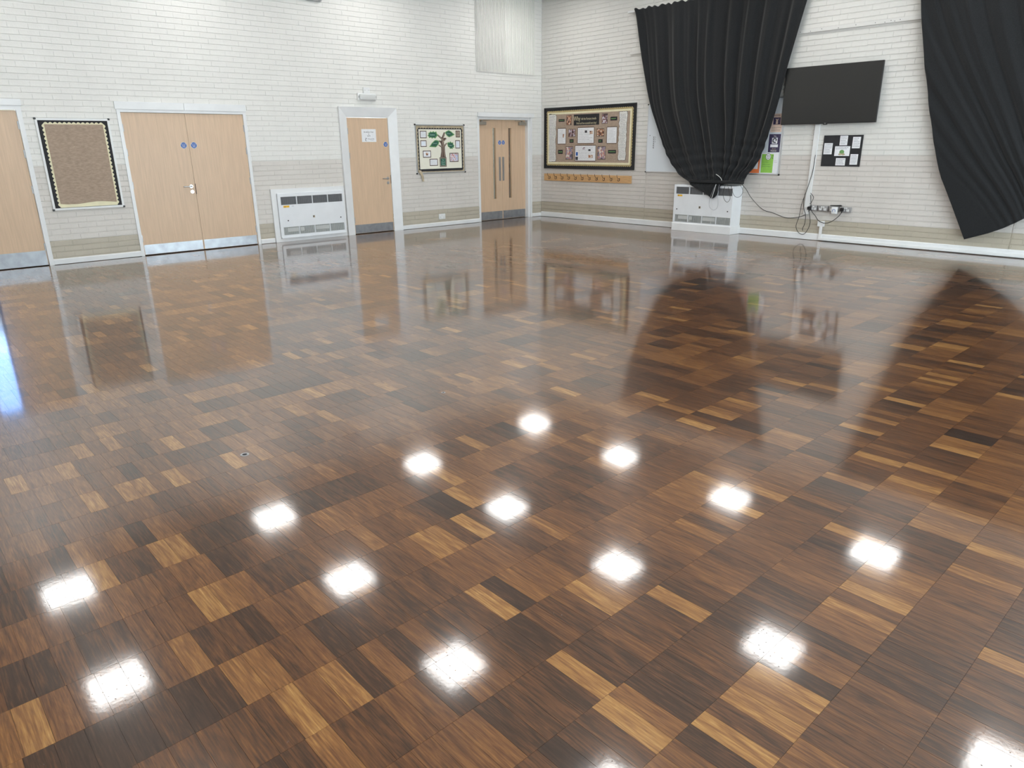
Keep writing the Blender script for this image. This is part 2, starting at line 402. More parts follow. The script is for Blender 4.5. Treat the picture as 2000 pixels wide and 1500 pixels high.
# two plain walls behind the camera, ceiling
WN = lambda s, d, z: Vector((s, ROOM_Y+d, z))
wb = wall_backing('wall_back', WN, ROOM_X-T, 0.2, WINS, 0.0, T, PAINT, BANDS)
wn = wall_backing('wall_near', lambda s, d, z: Vector((ROOM_X+d, s, z)), ROOM_Y, 0.2, [], 0.0, T, PAINT, BANDS)
ce = B().box(WI, ROOM_X-T, 0.2, ROOM_Y-T, 0.2, ROOM_Z, ROOM_Z+0.15).build('ceiling', M_ceil); struct(ce)
g = B()
for i in range(0, 23): g.box(WI, -1.57-0.6*i-0.012+1.2, -1.57-0.6*i+0.012+1.2, ROOM_Y, -0.001, ROOM_Z-0.006, ROOM_Z+0.001)
for i in range(0, 23): g.box(WI, ROOM_X, -0.001, -0.8-0.6*i-0.012+0.6, -0.8-0.6*i+0.012+0.6, ROOM_Z-0.006, ROOM_Z+0.001)
gi = g.build('ceiling_grid', M_wplastic, ce)
for wi, WIN in enumerate(WINS):  # the second, a high strip, is added as a light source
    win = empty('window_%d' % (wi+1), ((WIN[0]+WIN[1])/2, ROOM_Y, WIN[2])); struct(win)
    wf = B().ring(WN, WIN[0], WIN[1], WIN[2], WIN[3], 0.06, -0.14, -0.06); nw = 4 if wi == 0 else 7
    for k in range(1, nw):
        sx = WIN[0]+(WIN[1]-WIN[0])*k/nw; wf.box(WN, sx-0.03, sx+0.03, -0.14, -0.06, WIN[2]+0.06, WIN[3]-0.06)
    wf.build('window_frame', M_white, win)
    for k in range(nw):
        a = WIN[0]+(WIN[1]-WIN[0])*k/nw+0.03; c = WIN[0]+(WIN[1]-WIN[0])*(k+1)/nw-0.03
        B().box(WN, a, c, -0.104, -0.098, WIN[2]+0.05, WIN[3]-0.05).build('pane', M_glass, win)

# floor: dark bed + blocks
floor = B().box(WI, ROOM_X-T, 0.2, ROOM_Y-T, 0.2, -0.12, -0.0045).build('floor', M_dark); struct(floor, 'polished hardwood block floor reflecting the doors and ceiling lights')
LIGHT_AT = [(-10.733,-8.732),(-10.65,-8.71),(-10.679,-9.159),(-10.683,-9.737),(-10.688,-9.84),(-9.986,-9.753),(-9.991,-9.867),(-10.754,-8.053),(-10.672,-8.063),(-10.597,-8.029),(-10.819,-7.573),(-10.537,-7.11),(-10.706,-7.358),(-10.183,-8.01),(-10.034,-8.005),(-7.899,-7.988),(-8.936,-7.566),(-8.442,-7.898),(-5.957,-5.757),(-5.951,-7.315),(-6.31,-7.08),(-6.724,-8.856),(-5.771,-9.993),(-5.341,-9.729),(-6.334,-10.064),(-6.159,-9.977),(-7.425,-10.424),(-7.825,-10.572),(-7.971,-10.575),(-7.029,-9.458),(-6.693,-9.898),(-7.955,-9.087),(-9.552,-10.262),(-9.132,-10.734),(-9.997,-10.267),(-9.797,-10.75),(-9.888,-10.712),(-9.607,-10.801),(-9.713,-10.011),(-8.65,-10.395),(-9.514,-8.879),(-9.573,-9.113),(-10.402,-8.067),(-8.397,-10.873),(-9.054,-11.093),(-9.612,-7.577),(-9.518,-7.901),(-11.272,-9.484),(-7.843,-7.716),(-7.511,-9.949)]
WARM_AT = [(-10.622,-9.173),(-10.671,-9.954),(-10.848,-9.466),(-10.74,-9.507),(-10.713,-9.594),(-10.238,-9.387),(-9.801,-9.301),(-8.825,-6.652),(-8.399,-6.549),(-8.308,-7.062),(-9.023,-5.455),(-9.526,-7.538),(-9.052,-9.956),(-8.885,-9.996),(-9.875,-8.495),(-10.089,-9.138),(-8.633,-10.906),(-9.987,-10.377),(-9.619,-10.14),(-9.491,-10.261)]
DARK_AT = [(-11.021,-8.409),(-10.744,-8.404),(-11.068,-8.889),(-11.044,-9.057),(-10.486,-9.547),(-10.389,-9.639),(-10.442,-9.788),(-10.619,-9.457),(-10.566,-9.032),(-10.344,-9.75),(-11.224,-9.201),(-11.164,-9.229),(-10.953,-9.564),(-10.997,-9.575),(-10.2,-9.745),(-10.064,-10.047),(-9.953,-10.05),(-10.052,-8.821),(-10.566,-7.751),(-9.601,-8.834),(-8.796,-10.52),(-9.352,-10.508),(-9.213,-10.563),(-9.346,-10.908),(-9.225,-10.993),(-9.296,-11.093),(-9.354,-10.682),(-9.532,-10.704),(-9.947,-10.657),(-10.0,-10.629),(-9.893,-10.451),(-10.399,-8.615),(-10.51,-8.737),(-10.365,-10.142),(-10.288,-10.162),(-8.532,-10.206),(-8.342,-10.255)]
def lay_floor():
    rr = random.Random(11); ROW = 0.222; items = []
    k0 = int(math.floor((-9.047-0.0)/ROW)); k1 = int(math.ceil((-9.047-ROOM_Y)/ROW))
    for k in range(k0, k1+1):
        ya = -9.047-ROW*k; yb = ya-ROW
        ya = min(ya, 0.0); yb = max(yb, ROOM_Y)
        if ya-yb < 0.02: continue
        x = ROOM_X-rr.uniform(0, 0.07); base = 0.36
        lean = rr.uniform(-0.03, 0.03)
        while x < 0:
            wd = 0.0705+rr.uniform(-0.003, 0.003)
            if rr.random() < 0.4: base = max(0.12, min(0.72, rr.gauss(0.42, 0.10)))
            t = base+lean+rr.gauss(0, 0.055)
            if rr.random() < 0.022: t = rr.uniform(0.68, 0.82)
            a = max(x, ROOM_X); c = min(x+wd, 0.0); items.append([a, c, yb, ya, t]); x += wd
    def hit(lst, val):
        for (px, py) in lst:
            for it in items:
                if it[0] <= px < it[1] and it[2] <= py < it[3]: it[4] = val+rr.uniform(-.04, .04); break
    hit(DARK_AT, 0.22); hit(WARM_AT, 0.62); hit(LIGHT_AT, 0.73)
    key = []
    for i, it in enumerate(items):
        p = Vector(((it[0]+it[1])/2, (it[2]+it[3])/2, 0)); q = p-CAM
        key.append(((q.length**3) if inframe(p, 20) else 1e6+q.length, i))
    key.sort(); near = {i for _, i in key[:300]}
    V = []; F = []; TN = []; OF = []; gp = 0.00035
    for i, (a, c, y0, y1, t) in enumerate(items):
        z = [rr.uniform(-0.000025, 0.000025) for _ in range(4)]; of = rr.uniform(0, 60)
        v = [(a+gp, y0+gp, -0.005), (c-gp, y0+gp, -0.005), (c-gp, y1-gp, -0.005), (a+gp, y1-gp, -0.005), (a+gp, y0+gp, z[0]), (c-gp, y0+gp, z[1]), (c-gp, y1-gp, z[2]), (a+gp, y1-gp, z[3])]
        f = [(4, 5, 6, 7), (0, 1, 5, 4), (1, 2, 6, 5), (2, 3, 7, 6), (3, 0, 4, 7)]
        if i in near:
            cen = Vector(((a+c)/2, (y0+y1)/2, 0)); me = bpy.data.meshes.new('wood_block')
            me.from_pydata([Vector(p)-cen for p in v], [], f); me.materials.append(M_floor)
            for nm, val in (('tone', t), ('offs', of)):
                at = me.attributes.new(nm, 'FLOAT', 'FACE'); at.data.foreach_set('value', [val]*5)
            link('wood_block', me, cen, floor)
        else:
            n = len(V); V += v; F += [tuple(n+x for x in q) for q in f]; TN += [t]*5; OF += [of]*5
    me = bpy.data.meshes.new('wood_blocks'); me.from_pydata(V, [], F); me.materials.append(M_floor)
    for nm, val in (('tone', TN), ('offs', OF)):
        at = me.attributes.new(nm, 'FLOAT', 'FACE'); at.data.foreach_set('value', val)
    o = link('wood_blocks', me, Vector((0, 0, 0)), floor); o['kind'] = 'stuff'
lay_floor()

# skirting boards
def skirt(name, W, runs, h):
    b = B()
    for a, c in runs:
        b.prism(lambda s, d, z: W(d, s, z), [(0.0, 0.006), (0.022, 0.006), (0.022, h-0.012), (0.016, h), (0.0, h)], a, c)
    o = b.build(name, M_white); struct(o); return o
skirt('baseboard_left', WL, [(ROOM_X, -10.5), (-9.385, -8.27), (-6.44, -6.20), (-3.675, -1.772), (-0.285, -0.0)], 0.078)
skirt('baseboard_right', WR, [(0.023, 3.685), (4.88, -ROOM_Y)], 0.105)
# dark scuffed shadow gap where floor meets the right skirting is left to the real gap under it

# ------------------------------------------------------------------ ceiling light panels
NTH = ('first', 'second', 'third', 'fourth', 'fifth')
panel0 = None
for ix in range(4):
    for iy in range(5):
        x = -1.27-2.99*ix; y = -1.10-2.395*iy
        if panel0 is None:
            t = empty('ceiling_light', (x, y, ROOM_Z-0.03))
            B().ring(lambda s, d, z: Vector((s, z, d)), x-0.298, x+0.298, y-0.298, y+0.298, 0.018, ROOM_Z-0.028, ROOM_Z-0.0065).build('frame', M_wplastic, t)
            B().box(WI, x-0.281, x+0.281, y-0.281, y+0.281, ROOM_Z-0.024, ROOM_Z-0.010).build('diffuser', M_panel, t)
            panel0 = t
        else:
            t = panel0.copy(); COL.objects.link(t); t.location = (x, y, ROOM_Z-0.03)
            for ch in panel0.children:
                c2 = ch.copy(); COL.objects.link(c2); c2.parent = t
        tag(t, 'ceiling light reflected in the floor, %s row from left wall, %s from curtains' % (NTH[iy], NTH[ix]), 'ceiling light', 'square ceiling light panels')

# ------------------------------------------------------------------ doors
def handle(W, s, z, d, parent, left=True):
    b = B().disc(W, s, z, 0.026, d, d+0.008)
    sg = -1 if left else 1
    b.tube([W(s, d+0.006, z), W(s, d+0.045, z)], 0.0095, 10, False)
    b.tube([W(s, d+0.045, z), W(s+sg*0.03, d+0.05, z), W(s+sg*0.125, d+0.048, z)], 0.0095, 10)
    h = b.build('handle', M_chrome, parent, smooth=True); lab(h, 'chrome lever handle')
    b = B().disc(W, s+0.004, z-0.078, 0.026, d, d+0.008); b.box(W, s-0.008, s+0.016, d+0.008, d+0.02, z-0.083, z-0.073)
    k = b.build('lock_escutcheon', M_chrome, parent, smooth=True); return h
def kick(W, s0, s1, z0, z1, d, parent):
    b = B().box(W, s0, s1, d, d+0.002, z0, z1)
    for s in [s0+0.03+(s1-s0-0.06)*i/5 for i in range(6)]:
        for z in (z0+0.02, z1-0.02): b.disc(W, s, z, 0.005, d+0.002, d+0.0032, 8)
    return lab(b.build('kick_plate', M_kick, parent), 'brushed metal kick plate')
def hinges(W, s, d, zs, parent):
    for z in zs: B().box(W, s-0.012, s+0.012, d, d+0.008, z-0.05, z+0.05, 0.002).build('hinge', M_steel, parent)
def fire_sign(W, s, z, d, door, lines=('Fire door', 'keep', 'shut')):
    sg = B().disc(W, s, z, 0.042, d, d+0.0012, 28).build('fire_sign', M_blue, door); lab(sg, 'round blue sign with white writing')
    b = B(); k = 28
    for i in range(k):
        a0 = 2*math.pi*i/k; a1 = 2*math.pi*(i+1)/k
        b.prism(W, [(s+r*math.cos(a), z+r*math.sin(a)) for r, a in ((0.042, a0), (0.045, a0), (0.045, a1), (0.042, a1))], d, d+0.0013)
    b.build('white_rim', M_wplastic, sg)
    for i, t in enumerate(lines): text(W, t, 0.019 if i == 0 else 0.024, s, z+0.018-0.019*i, d+0.0016, M_paper, sg)
    return sg

# door_1: right leaf shut, side window with an added tint beside it
d1 = empty('door_1', WL(-9.77, 0, 0)); struct(d1, 'pale wooden door with grey kick plate at the left edge')
b = B(); b.box(WL, -9.44, -9.385, -0.10, 0.018, 0, 1.985); b.box(WL, -10.47, -10.42, -0.10, 0.018, 0, 1.985); b.box(WL, -10.47, -9.385, -0.10, 0.018, 1.985, 2.035); b.box(WL, -10.49, -9.37, 0.0, 0.028, 2.035, 2.118, 0.004)
b.build('frame', M_white, d1)
lf = B().box(WL, -10.085, -9.444, -0.055, -0.010, 0.010, 1.980).build('leaf', M_beech, d1)
kick(WL, -10.075, -9.452, 0.012, 0.205, -0.010, lf); hinges(WL, -9.444, -0.010, (0.25, 1.0, 1.45, 1.8), lf)
M_tint = M_glass.copy(); M_tint.name = 'sky_dimming_glass'; MATS['tint'] = M_tint  # blue tint added to dim the sky glow reflected in the floor
for n_ in M_tint.node_tree.nodes:
    if n_.type == 'BSDF_TRANSPARENT': n_.inputs[0].default_value = (0.30, 0.40, 0.55, 1)
sl = B().ring(WL, -10.415, -10.088, 0.010, 1.980, 0.035, -0.055, -0.012).build('side_light', M_black, d1); lab(sl, 'narrow side window, blue tint added to dim the sky')
B().box(WL, -10.385, -10.118, -0.038, -0.032, 0.04, 1.95).build('pane', M_tint, sl)
struct(B().box(WI, -16.0, -4.0, 7.0, 8.0, -0.1, 2.3).build('sky_block_hedge', noisy('sky_block_green', (0.03, 0.05, 0.02), 0.4, 6)))  # unseen, added to hide the low sky from the floor's reflection
# outside paving and added sky-blocking hedge, seen only in floor reflection through side window
pv = B().box(WI, -14.5, -6.0, 0.2, 8.0, -0.12, -0.01).build('outdoor_paving', noisy('paving', (0.10, 0.10, 0.11), 0.2, 4)); struct(pv)

# door_2: double door
d2 = empty('door_2', WL(-7.357, 0, 0)); struct(d2, 'wide pale wooden double door with two blue round signs and lever handle')
b = B(); b.box(WL, -8.268, -8.224, -0.10, 0.015, 0, 1.985); b.box(WL, -6.488, -6.442, -0.10, 0.015, 0, 1.985); b.box(WL, -8.268, -6.442, -0.10, 0.015, 1.985, 2.022)
b.build('frame', M_white, d2)
b = B().box(WL, -8.285, -7.36, 0.0, 0.026, 2.022, 2.122, 0.003); b.box(WL, -7.357, -6.435, 0.0, 0.026, 2.022, 2.122, 0.003); b.build('head_board', M_white, d2)
for a, c, lft in ((-8.222, -7.357, True), (-7.353, -6.490, False)):
    lf = B().box(WL, a, c, -0.050, -0.005, 0.012, 1.981).build('leaf', M_beech, d2)
    kick(WL, a+0.012, c-0.008, 0.016, 0.155, -0.005, lf)
    hinges(WL, a if lft else c, -0.005, (0.25, 1.0, 1.45, 1.78), lf)
    if lft: handle(WL, -7.412, 0.955, -0.005, lf, True)
    else: B().box(WL, a, a+0.008, -0.005, -0.003, 0.84, 0.99).build('lock_strike', M_dark, lf)
for s in (-7.432, -7.285): fire_sign(WL, s, 1.54, -0.005, d2)

# door_3: single door with wide splayed surround and a paper sign
d3 = empty('door_3', WL(-4.265, 0, 0)); struct(d3, 'single pale wooden door with paper sign and wide white surround')
b = B()
for (o0, o1, i0, i1) in (((-4.836, 0.0), (-4.836, 2.143), (-4.682, 0.0), (-4.682, 1.976)), ((-3.678, 0.0), (-3.678, 2.143), (-3.852, 0.0), (-3.852, 1.976))):
    n = len(b.v)
    for d in (0.0, None):
        for (s, z), dd in ((o0, 0.040), (o1, 0.040), (i1, 0.004), (i0, 0.004)): b.v.append(WL(s, -0.03 if d is not None else dd, z))
    b.f += [tuple(n+i for i in q) for q in ((0, 1, 2, 3), (4, 5, 6, 7), (0, 1, 5, 4), (1, 2, 6, 5), (2, 3, 7, 6), (3, 0, 4, 7))]
n = len(b.v)
for d in (0, 1):
    for (s, z), dd in (((-4.836, 2.143), 0.040), ((-3.678, 2.143), 0.040), ((-3.852, 1.976), 0.004), ((-4.682, 1.976), 0.004)): b.v.append(WL(s, -0.03 if d == 0 else dd, z))
b.f += [tuple(n+i for i in q) for q in ((0, 1, 2, 3), (4, 5, 6, 7), (0, 1, 5, 4), (1, 2, 6, 5), (2, 3, 7, 6), (3, 0, 4, 7))]
b.build('frame', M_white, d3)
lf = B().box(WL, -4.677, -3.858, -0.055, -0.008, 0.012, 1.972).build('leaf', M_beech, d3)
kick(WL, -4.668, -3.868, 0.016, 0.165, -0.008, lf); handle(WL, -3.925, 0.945, -0.008, lf, True); hinges(WL, -4.677, -0.008, (0.25, 1.35, 1.75), lf)
B().box(WL, -3.862, -3.856, -0.008, -0.004, 0.85, 1.0).build('lock_strike', M_dark, lf)
fire_sign(WL, -3.923, 1.53, -0.008, d3)
sg = B().box(WL, -4.402, -4.111, -0.008, -0.006, 1.573, 1.786).build('paper_sign', M_paper, d3); lab(sg, 'white paper sign reading Breakfast Club')
for t, z, sz in (('Breakfast Club', 1.737, 0.033), ('&', 1.702, 0.028), ('WTS', 1.670, 0.033)): text(WL, t, sz, -4.258, z, -0.0055, M_ink, sg)
text(WL, 'Treasure Isle', 0.026, -4.222, 1.624, -0.0055, M_ink, sg); text(WL, 'Primary', 0.020, -4.20, 1.602, -0.0055, M_grayink, sg)
B().disc(WL, -4.318, 1.632, 0.009, -0.006, -0.005, 14).tube([WL(-4.318, -0.0055, 1.624), WL(-4.334, -0.0055, 1.608), WL(-4.328, -0.0055, 1.594), WL(-4.312, -0.0055, 1.592)], 0.004, 6).build('logo', M_ink, sg)

# door_4: recessed double door with vision panels and closers
d4 = empty('door_4', WL(-1.03, 0, 0)); struct(d4, 'pale wooden double door with tall narrow glass panels in the corner')
DD = -0.10
b = B(); b.box(WL, -1.768, -1.705, DD-0.03, -0.02, 0, 1.988); b.box(WL, -0.375, -0.292, DD-0.03, -0.02, 0, 1.988); b.box(WL, -1.768, -0.292, DD-0.03, -0.02, 1.988, 2.034)
b.box(WL, -0.325, -0.278, -0.019, 0.012, 0, 2.033)
b.build('frame', M_white, d4)
B().box(WL, -1.768, -0.225, -0.001, 0.022, 2.034, 2.114, 0.003).build('head_board', M_white, d4)
for a, c, g0, lft in ((-1.703, -1.042, -1.298, True), (-1.038, -0.377, -0.862, False)):
    gw = 0.085; z0, z1 = 0.43, 1.83
    b = B(); b.box(WL, a, g0, DD-0.044, DD, 0.012, 1.985); b.box(WL, g0+gw, c, DD-0.044, DD, 0.012, 1.985); b.box(WL, g0, g0+gw, DD-0.044, DD, 0.012, z0); b.box(WL, g0, g0+gw, DD-0.044, DD, z1, 1.985)
    lf = b.build('leaf', M_beech, d4)
    B().ring(WL, g0-0.014, g0+gw+0.014, z0-0.014, z1+0.014, 0.016, DD-0.0005, DD+0.007).build('glazing_bead', M_beech, lf)
    B().box(WL, g0, g0+gw, DD-0.025, DD-0.019, z0, z1).build('pane', M_glass, lf)
    kick(WL, a+0.01, c-0.008, 0.016, 0.178, DD, lf)
    ps = -1.106 if lft else -1.010
    lab(B().box(WL, ps-0.026, ps+0.026, DD, DD+0.0025, 0.79, 1.265).build('push_plate', M_steel, lf), 'grey metal push plate')
    cs = a+0.11 if lft else c-0.11
    b = B().box(WL, cs-0.10, cs+0.10, DD, DD+0.055, 1.885, 1.95, 0.006); b.box(WL, cs-0.02, cs+0.02, DD+0.012, DD+0.04, 1.948, 1.972)
    b.box(WL, cs-0.01, cs+(0.2 if lft else -0.2), DD+0.018, DD+0.034, 1.968, 1.978)
    lab(b.build('door_closer', M_bronze, lf), 'bronze metal door closer')
for s in (-1.103, -1.003): fire_sign(WL, s, 1.548, DD, d4, ('Fire door', 'keep', 'shut'))
for dd, a, c in ((d1, -10.09, -9.44), (d2, -8.224, -6.49), (d3, -4.68, -3.855)):
    B().box(WL, a, c, -0.16, -0.058, 0.0, 0.03).build('light_stop', M_dark, dd)  # added strips behind the leaves, stop sky light leaking under the doors
# corridor behind the corner door: lit room behind the glass
cb = B(); cb.box(WL, -2.4, 0.3, -2.0, -1.9, 0, 2.5); cb.box(WL, -2.5, -2.4, -2.0, -0.21, 0, 2.5); cb.box(WL, 0.3, 0.4, -2.0, -0.21, 0, 2.5)
struct(cb.build('wall_corridor', PAINT[2]))
struct(B().box(WL, 0.28, 0.30, -1.86, -1.32, 0.0, 2.0).build('door_5', M_brown))
struct(B().box(WL, -2.5, 0.4, -2.0, -0.207, -0.1, 0.0).build('floor_corridor', M_hess)); 
M_clamp = bpy.data.materials.new('corridor_light'); M_clamp.use_nodes = True
_q = M_clamp.node_tree.nodes['Principled BSDF']; _q.inputs['Emission Color'].default_value = (1, 0.95, 0.85, 1); _q.inputs['Emission Strength'].default_value = 16
ct = B().box(WL, -2.5, 0.4, -2.0, -0.207, 2.5, 2.55).build('ceiling_corridor', PAINT[2]); struct(ct)
B().box(WL, -1.35, -0.75, -1.4, -0.8, 2.485, 2.499).build('light_panel', M_clamp, ct)

# ------------------------------------------------------------------ fan convector set in the left wall
def grille_row(W, s0, s1, z0, z1, d, parent, dark, n=4):
    wd = (s1-s0-0.014*(n-1))/n
    for i in range(n):
        a = s0+i*(wd+0.014); b = B()
        b.box(W, a, a+wd, d-0.012, d-0.010, z0, z1); gr = None
        k = int((z1-z0)/0.0115)
        for j in range(k):
            z = z0+(j+0.5)*(z1-z0)/k
            b.prism(lambda s, dd, zz: W(dd, s, zz), [(d-0.010, z-0.004), (d-0.001, z-0.0005), (d-0.001, z+0.0015), (d-0.010, z-0.002)], a, a+wd)
        for q in range(1, 8): b.box(W, a+wd*q/8-0.001, a+wd*q/8+0.001, d-0.010, d-0.0035, z0, z1)
        gr = b.build('grille', M_grille if dark else M_grille_l, parent)
        lab(gr, 'dark louvred outlet grille' if dark else 'pale louvred inlet grille')
        if not dark and i < 3:
            f0 = (a+wd*0.25, a+wd*0.05, a+wd*0.04)[i]; f1 = (a+wd*0.98, a+wd*0.30, a+wd*0.97)[i]
            B().box(W, f0, f1, d-0.003, d-0.0015, z0+(z1-z0)*0.38, z0+(z1-z0)*0.85).build('filter_patch', M_filter, gr)
def heater_front(W, s0, s1, z0, z1, d, parent, gtop, gbot, gs0, gs1):
    b = B(); d0 = d-0.02
    b.box(W, s0, s1, d0, d, gbot[1], gtop[0]); b.box(W, s0, s1, d0, d, gtop[1], z1); b.box(W, s0, s1, d0, d, z0, gbot[0])
    for g_ in (gtop, gbot):
        b.box(W, s0, gs0, d0, d, g_[0], g_[1]); b.box(W, gs1, s1, d0, d, g_[0], g_[1])
        wd = (gs1-gs0-0.014*3)/4
        for i in range(3): b.box(W, gs0+(i+1)*wd+i*0.014, gs0+(i+1)*(wd+0.014), d0, d, g_[0], g_[1])
    pn = b.build('front_panel', M_heater, parent)
    grille_row(W, gs0, gs1, gtop[0], gtop[1], d, parent, True); grille_row(W, gs0, gs1, gbot[0], gbot[1], d, parent, False)
    return pn
h1 = empty('fan_heater', WL(-5.53, 0.05, 0))
tag(h1, 'white fan heater set in the wall between the double door and the single door', 'heater')
b = B(); b.ring(WL, -6.192, -4.862, 0.002, 0.853, 0.085, 0.0, 0.034); b.build('surround', M_white, h1)
B().ring(WL, -6.102, -4.905, 0.055, 0.785, 0.012, 0.028, 0.060).build('casing_edge', M_heater, h1)
pn = heater_front(WL, -6.090, -4.917, 0.067, 0.775, 0.062, h1, (0.600, 0.728), (0.114, 0.240), -6.052, -4.926)
B().box(WL, -6.10, -4.905, 0.03, 0.075, 0.058, 0.082, 0.003).build('bottom_lip', M_heater, h1)
for s, z in ((-5.959, 0.345), (-4.982, 0.334)): B().disc(WL, s, z, 0.011, 0.0615, 0.064, 12).build('key_lock', M_black, h1)
lab(B().box(WL, -6.018, -5.914, 0.062, 0.0628, 0.556, 0.588).prism(WL, [(-6.0, 0.560), (-5.984, 0.560), (-5.992, 0.582)], 0.0628, 0.0632).build('warning_label', M_yellow, h1), 'small yellow warning label')
B().prism(WL, [(-5.999, 0.562), (-5.983, 0.562), (-5.991, 0.580)], 0.0632, 0.0636).build('warning_triangle', M_ink, h1)
scribble(WL, -5.872, -5.82, 0.562, 0.585, 3, 0.062, M_grayink, h1, 'rating_print', seed=4)
lab(B().box(WL, -5.507, -5.470, 0.062, 0.063, 0.365, 0.401).build('badge', M_kraft, h1), 'small square badge')
B().prism(WL, [(-5.502, 0.37), (-5.490, 0.37), (-5.480, 0.397), (-5.502, 0.397)], 0.063, 0.0635).build('badge_mark', M_ink, h1)

# ------------------------------------------------------------------ fan convector on the right wall
h2 = empty('fan_heater', WR(4.28, 0.15, 0))
tag(h2, 'white boxy fan heater standing under the black curtain on the right wall', 'heater')
S0, S1, HD, HZ = 3.70, 4.875, 0.300, 0.800
B().box(WR, S0, S1, 0.001, HD-0.02, 0.135, HZ, 0.004).build('cabinet', M_heater, h2)
heater_front(WR, S0, S1, 0.140, HZ, HD, h2, (0.640, 0.762), (0.157, 0.281), 3.740, 4.862)
b = B().box(WR, S0-0.01, S1+0.01, 0.001, HD+0.012, 0.002, 0.128); b.prism(lambda s, d, z: WR(d, s, z), [(0.001, 0.128), (HD+0.012, 0.128), (HD, 0.140), (0.001, 0.140)], S0-0.01, S1+0.01)
b.build('plinth', M_white, h2)
for s, z in ((3.775, 0.375), (4.80, 0.385)): B().disc(WR, s, z, 0.011, HD, HD+0.003, 12).build('key_lock', M_black, h2)
lab(B().box(WR, 3.775, 3.875, HD, HD+0.001, 0.598, 0.628).build('warning_label', M_yellow, h2), 'small yellow warning label')
B().prism(WR, [(3.785, 0.603), (3.803, 0.603), (3.794, 0.624)], HD+0.001, HD+0.0015).build('warning_triangle', M_ink, h2)
lab(B().box(WR, 4.228, 4.268, HD, HD+0.001, 0.405, 0.445).build('badge', M_kraft, h2), 'small square badge')
B().prism(WR, [(4.235, 0.41), (4.252, 0.41), (4.262, 0.44), (4.235, 0.44)], HD+0.001, HD+0.0015).build('badge_mark', M_ink, h2)

# ------------------------------------------------------------------ curtains (four traced edges, folds from a wave along the cloth)
def coons(T_, Bt, L_, R_, nu, nv):
    def samp(P, t):
        P = [Vector((*p, 0)) for p in P]; seg = [(P[i+1]-P[i]).length for i in range(len(P)-1)]; tot = sum(seg); q = t*tot
        for i, l in enumerate(seg):
            if q <= l or i == len(seg)-1: return P[i].lerp(P[i+1], min(1, q/l))
            q -= l
    def smooth(P, it=2):
        for _ in range(it):
            Q = [P[0]]
            for a, c in zip(P, P[1:]): Q += [(a[0]*.75+c[0]*.25, a[1]*.75+c[1]*.25), (a[0]*.25+c[0]*.75, a[1]*.25+c[1]*.75)]
            P = Q+[P[-1]]
        return P
    L_ = smooth(L_); R_ = smooth(R_); Bt = smooth(Bt, 1)
    A, Bc, Cc, Dc = [Vector((*p, 0)) for p in (T_[0], T_[-1], Bt[0], Bt[-1])]
    G = []
    for j in range(nv+1):
        v = j/nv; l = samp(L_, v); r = samp(R_, v); row = []
        for i in range(nu+1):
            u = i/nu; t = samp(T_, u); bb = samp(Bt, u)
            p = t*(1-v)+bb*v+l*(1-u)+r*u-(A*(1-u)*(1-v)+Bc*u*(1-v)+Cc*(1-u)*v+Dc*u*v)
            row.append((p.x, p.y))
        G.append(row)
    return G
def lerp_table(tb, z):
    if z >= tb[0][0]: return tb[0][1]
    for (a, x), (c, y) in zip(tb, tb[1:]):
        if z >= c: return y+(x-y)*(z-c)/(a-c)
    return tb[-1][1]
def curtain(name, G, depth, fold, ruffle=True):
    nv = len(G)-1; nu = len(G[0])-1; V = []; F = []
    for j, row in enumerate(G):
        for i, (s, z) in enumerate(row):
            u = i/nu; v = j/nv; off = fold(u, v, s, z)
            zz = z
            if ruffle and j < 2: zz += (0.012*math.sin(u*150)+0.008*math.sin(u*67+1)) * (1 if j == 0 else 0.4)
            V.append(WR(s, depth(z, u)+off, zz))
    for j in range(nv):
        for i in range(nu):
            a = j*(nu+1)+i; F.append((a, a+1, a+nu+2, a+nu+1))
    b = B(); b.v = V; b.f = F; o = b.build(name, M_curt, None, smooth=False)
    o.data.polygons.foreach_set('use_smooth', [True]*len(o.data.polygons))
    md = o.modifiers.new('thickness', 'SOLIDIFY'); md.thickness = 0.005; md.offset = 0
    return o
def wavy(q, seed=0.0):
    return (math.sin(q*2*math.pi*13+1.9*math.sin(q*13+seed))*0.50 + math.sin(q*2*math.pi*7.3+seed+2.1*math.sin(q*9))*0.65 + 0.16*math.sin(q*2*math.pi*29+seed*2+2*math.sin(q*17)))
def ss(a, b, x):
    t = max(0, min(1, (x-a)/(b-a))); return t*t*(3-2*t)
TOP = 3.770
c1T = [(2.500, TOP), (5.795, TOP)]
c1L = [(2.500, TOP), (2.545, 3.69), (2.654, 3.286), (2.776, 2.783), (2.936, 2.179), (3.112, 1.802), (3.324, 1.354), (3.57, 1.073), (3.76, 0.93), (3.925, 0.866)]
c1R = [(5.795, TOP), (5.727, 3.482), (5.624, 3.036), (5.51, 2.533), (5.46, 2.204), (5.37, 1.785), (5.271, 1.415), (5.215, 1.203), (5.08, 1.05), (4.995, 0.93), (5.01, 0.853)]
c1B = [(3.925, 0.866), (4.122, 0.768), (4.293, 0.705), (4.44, 0.63), (4.493, 0.588), (4.545, 0.60), (4.585, 0.64), (4.625, 0.73), (4.655, 0.828), (4.80, 0.838), (5.01, 0.853)]
D1 = [(4.0, 0.13), (1.4, 0.135), (1.05, 0.17), (0.90, 0.205), (0.865, 0.225), (0.83, 0.265), (0.815, 0.325), (0.795, 0.340), (0.0, 0.345)]
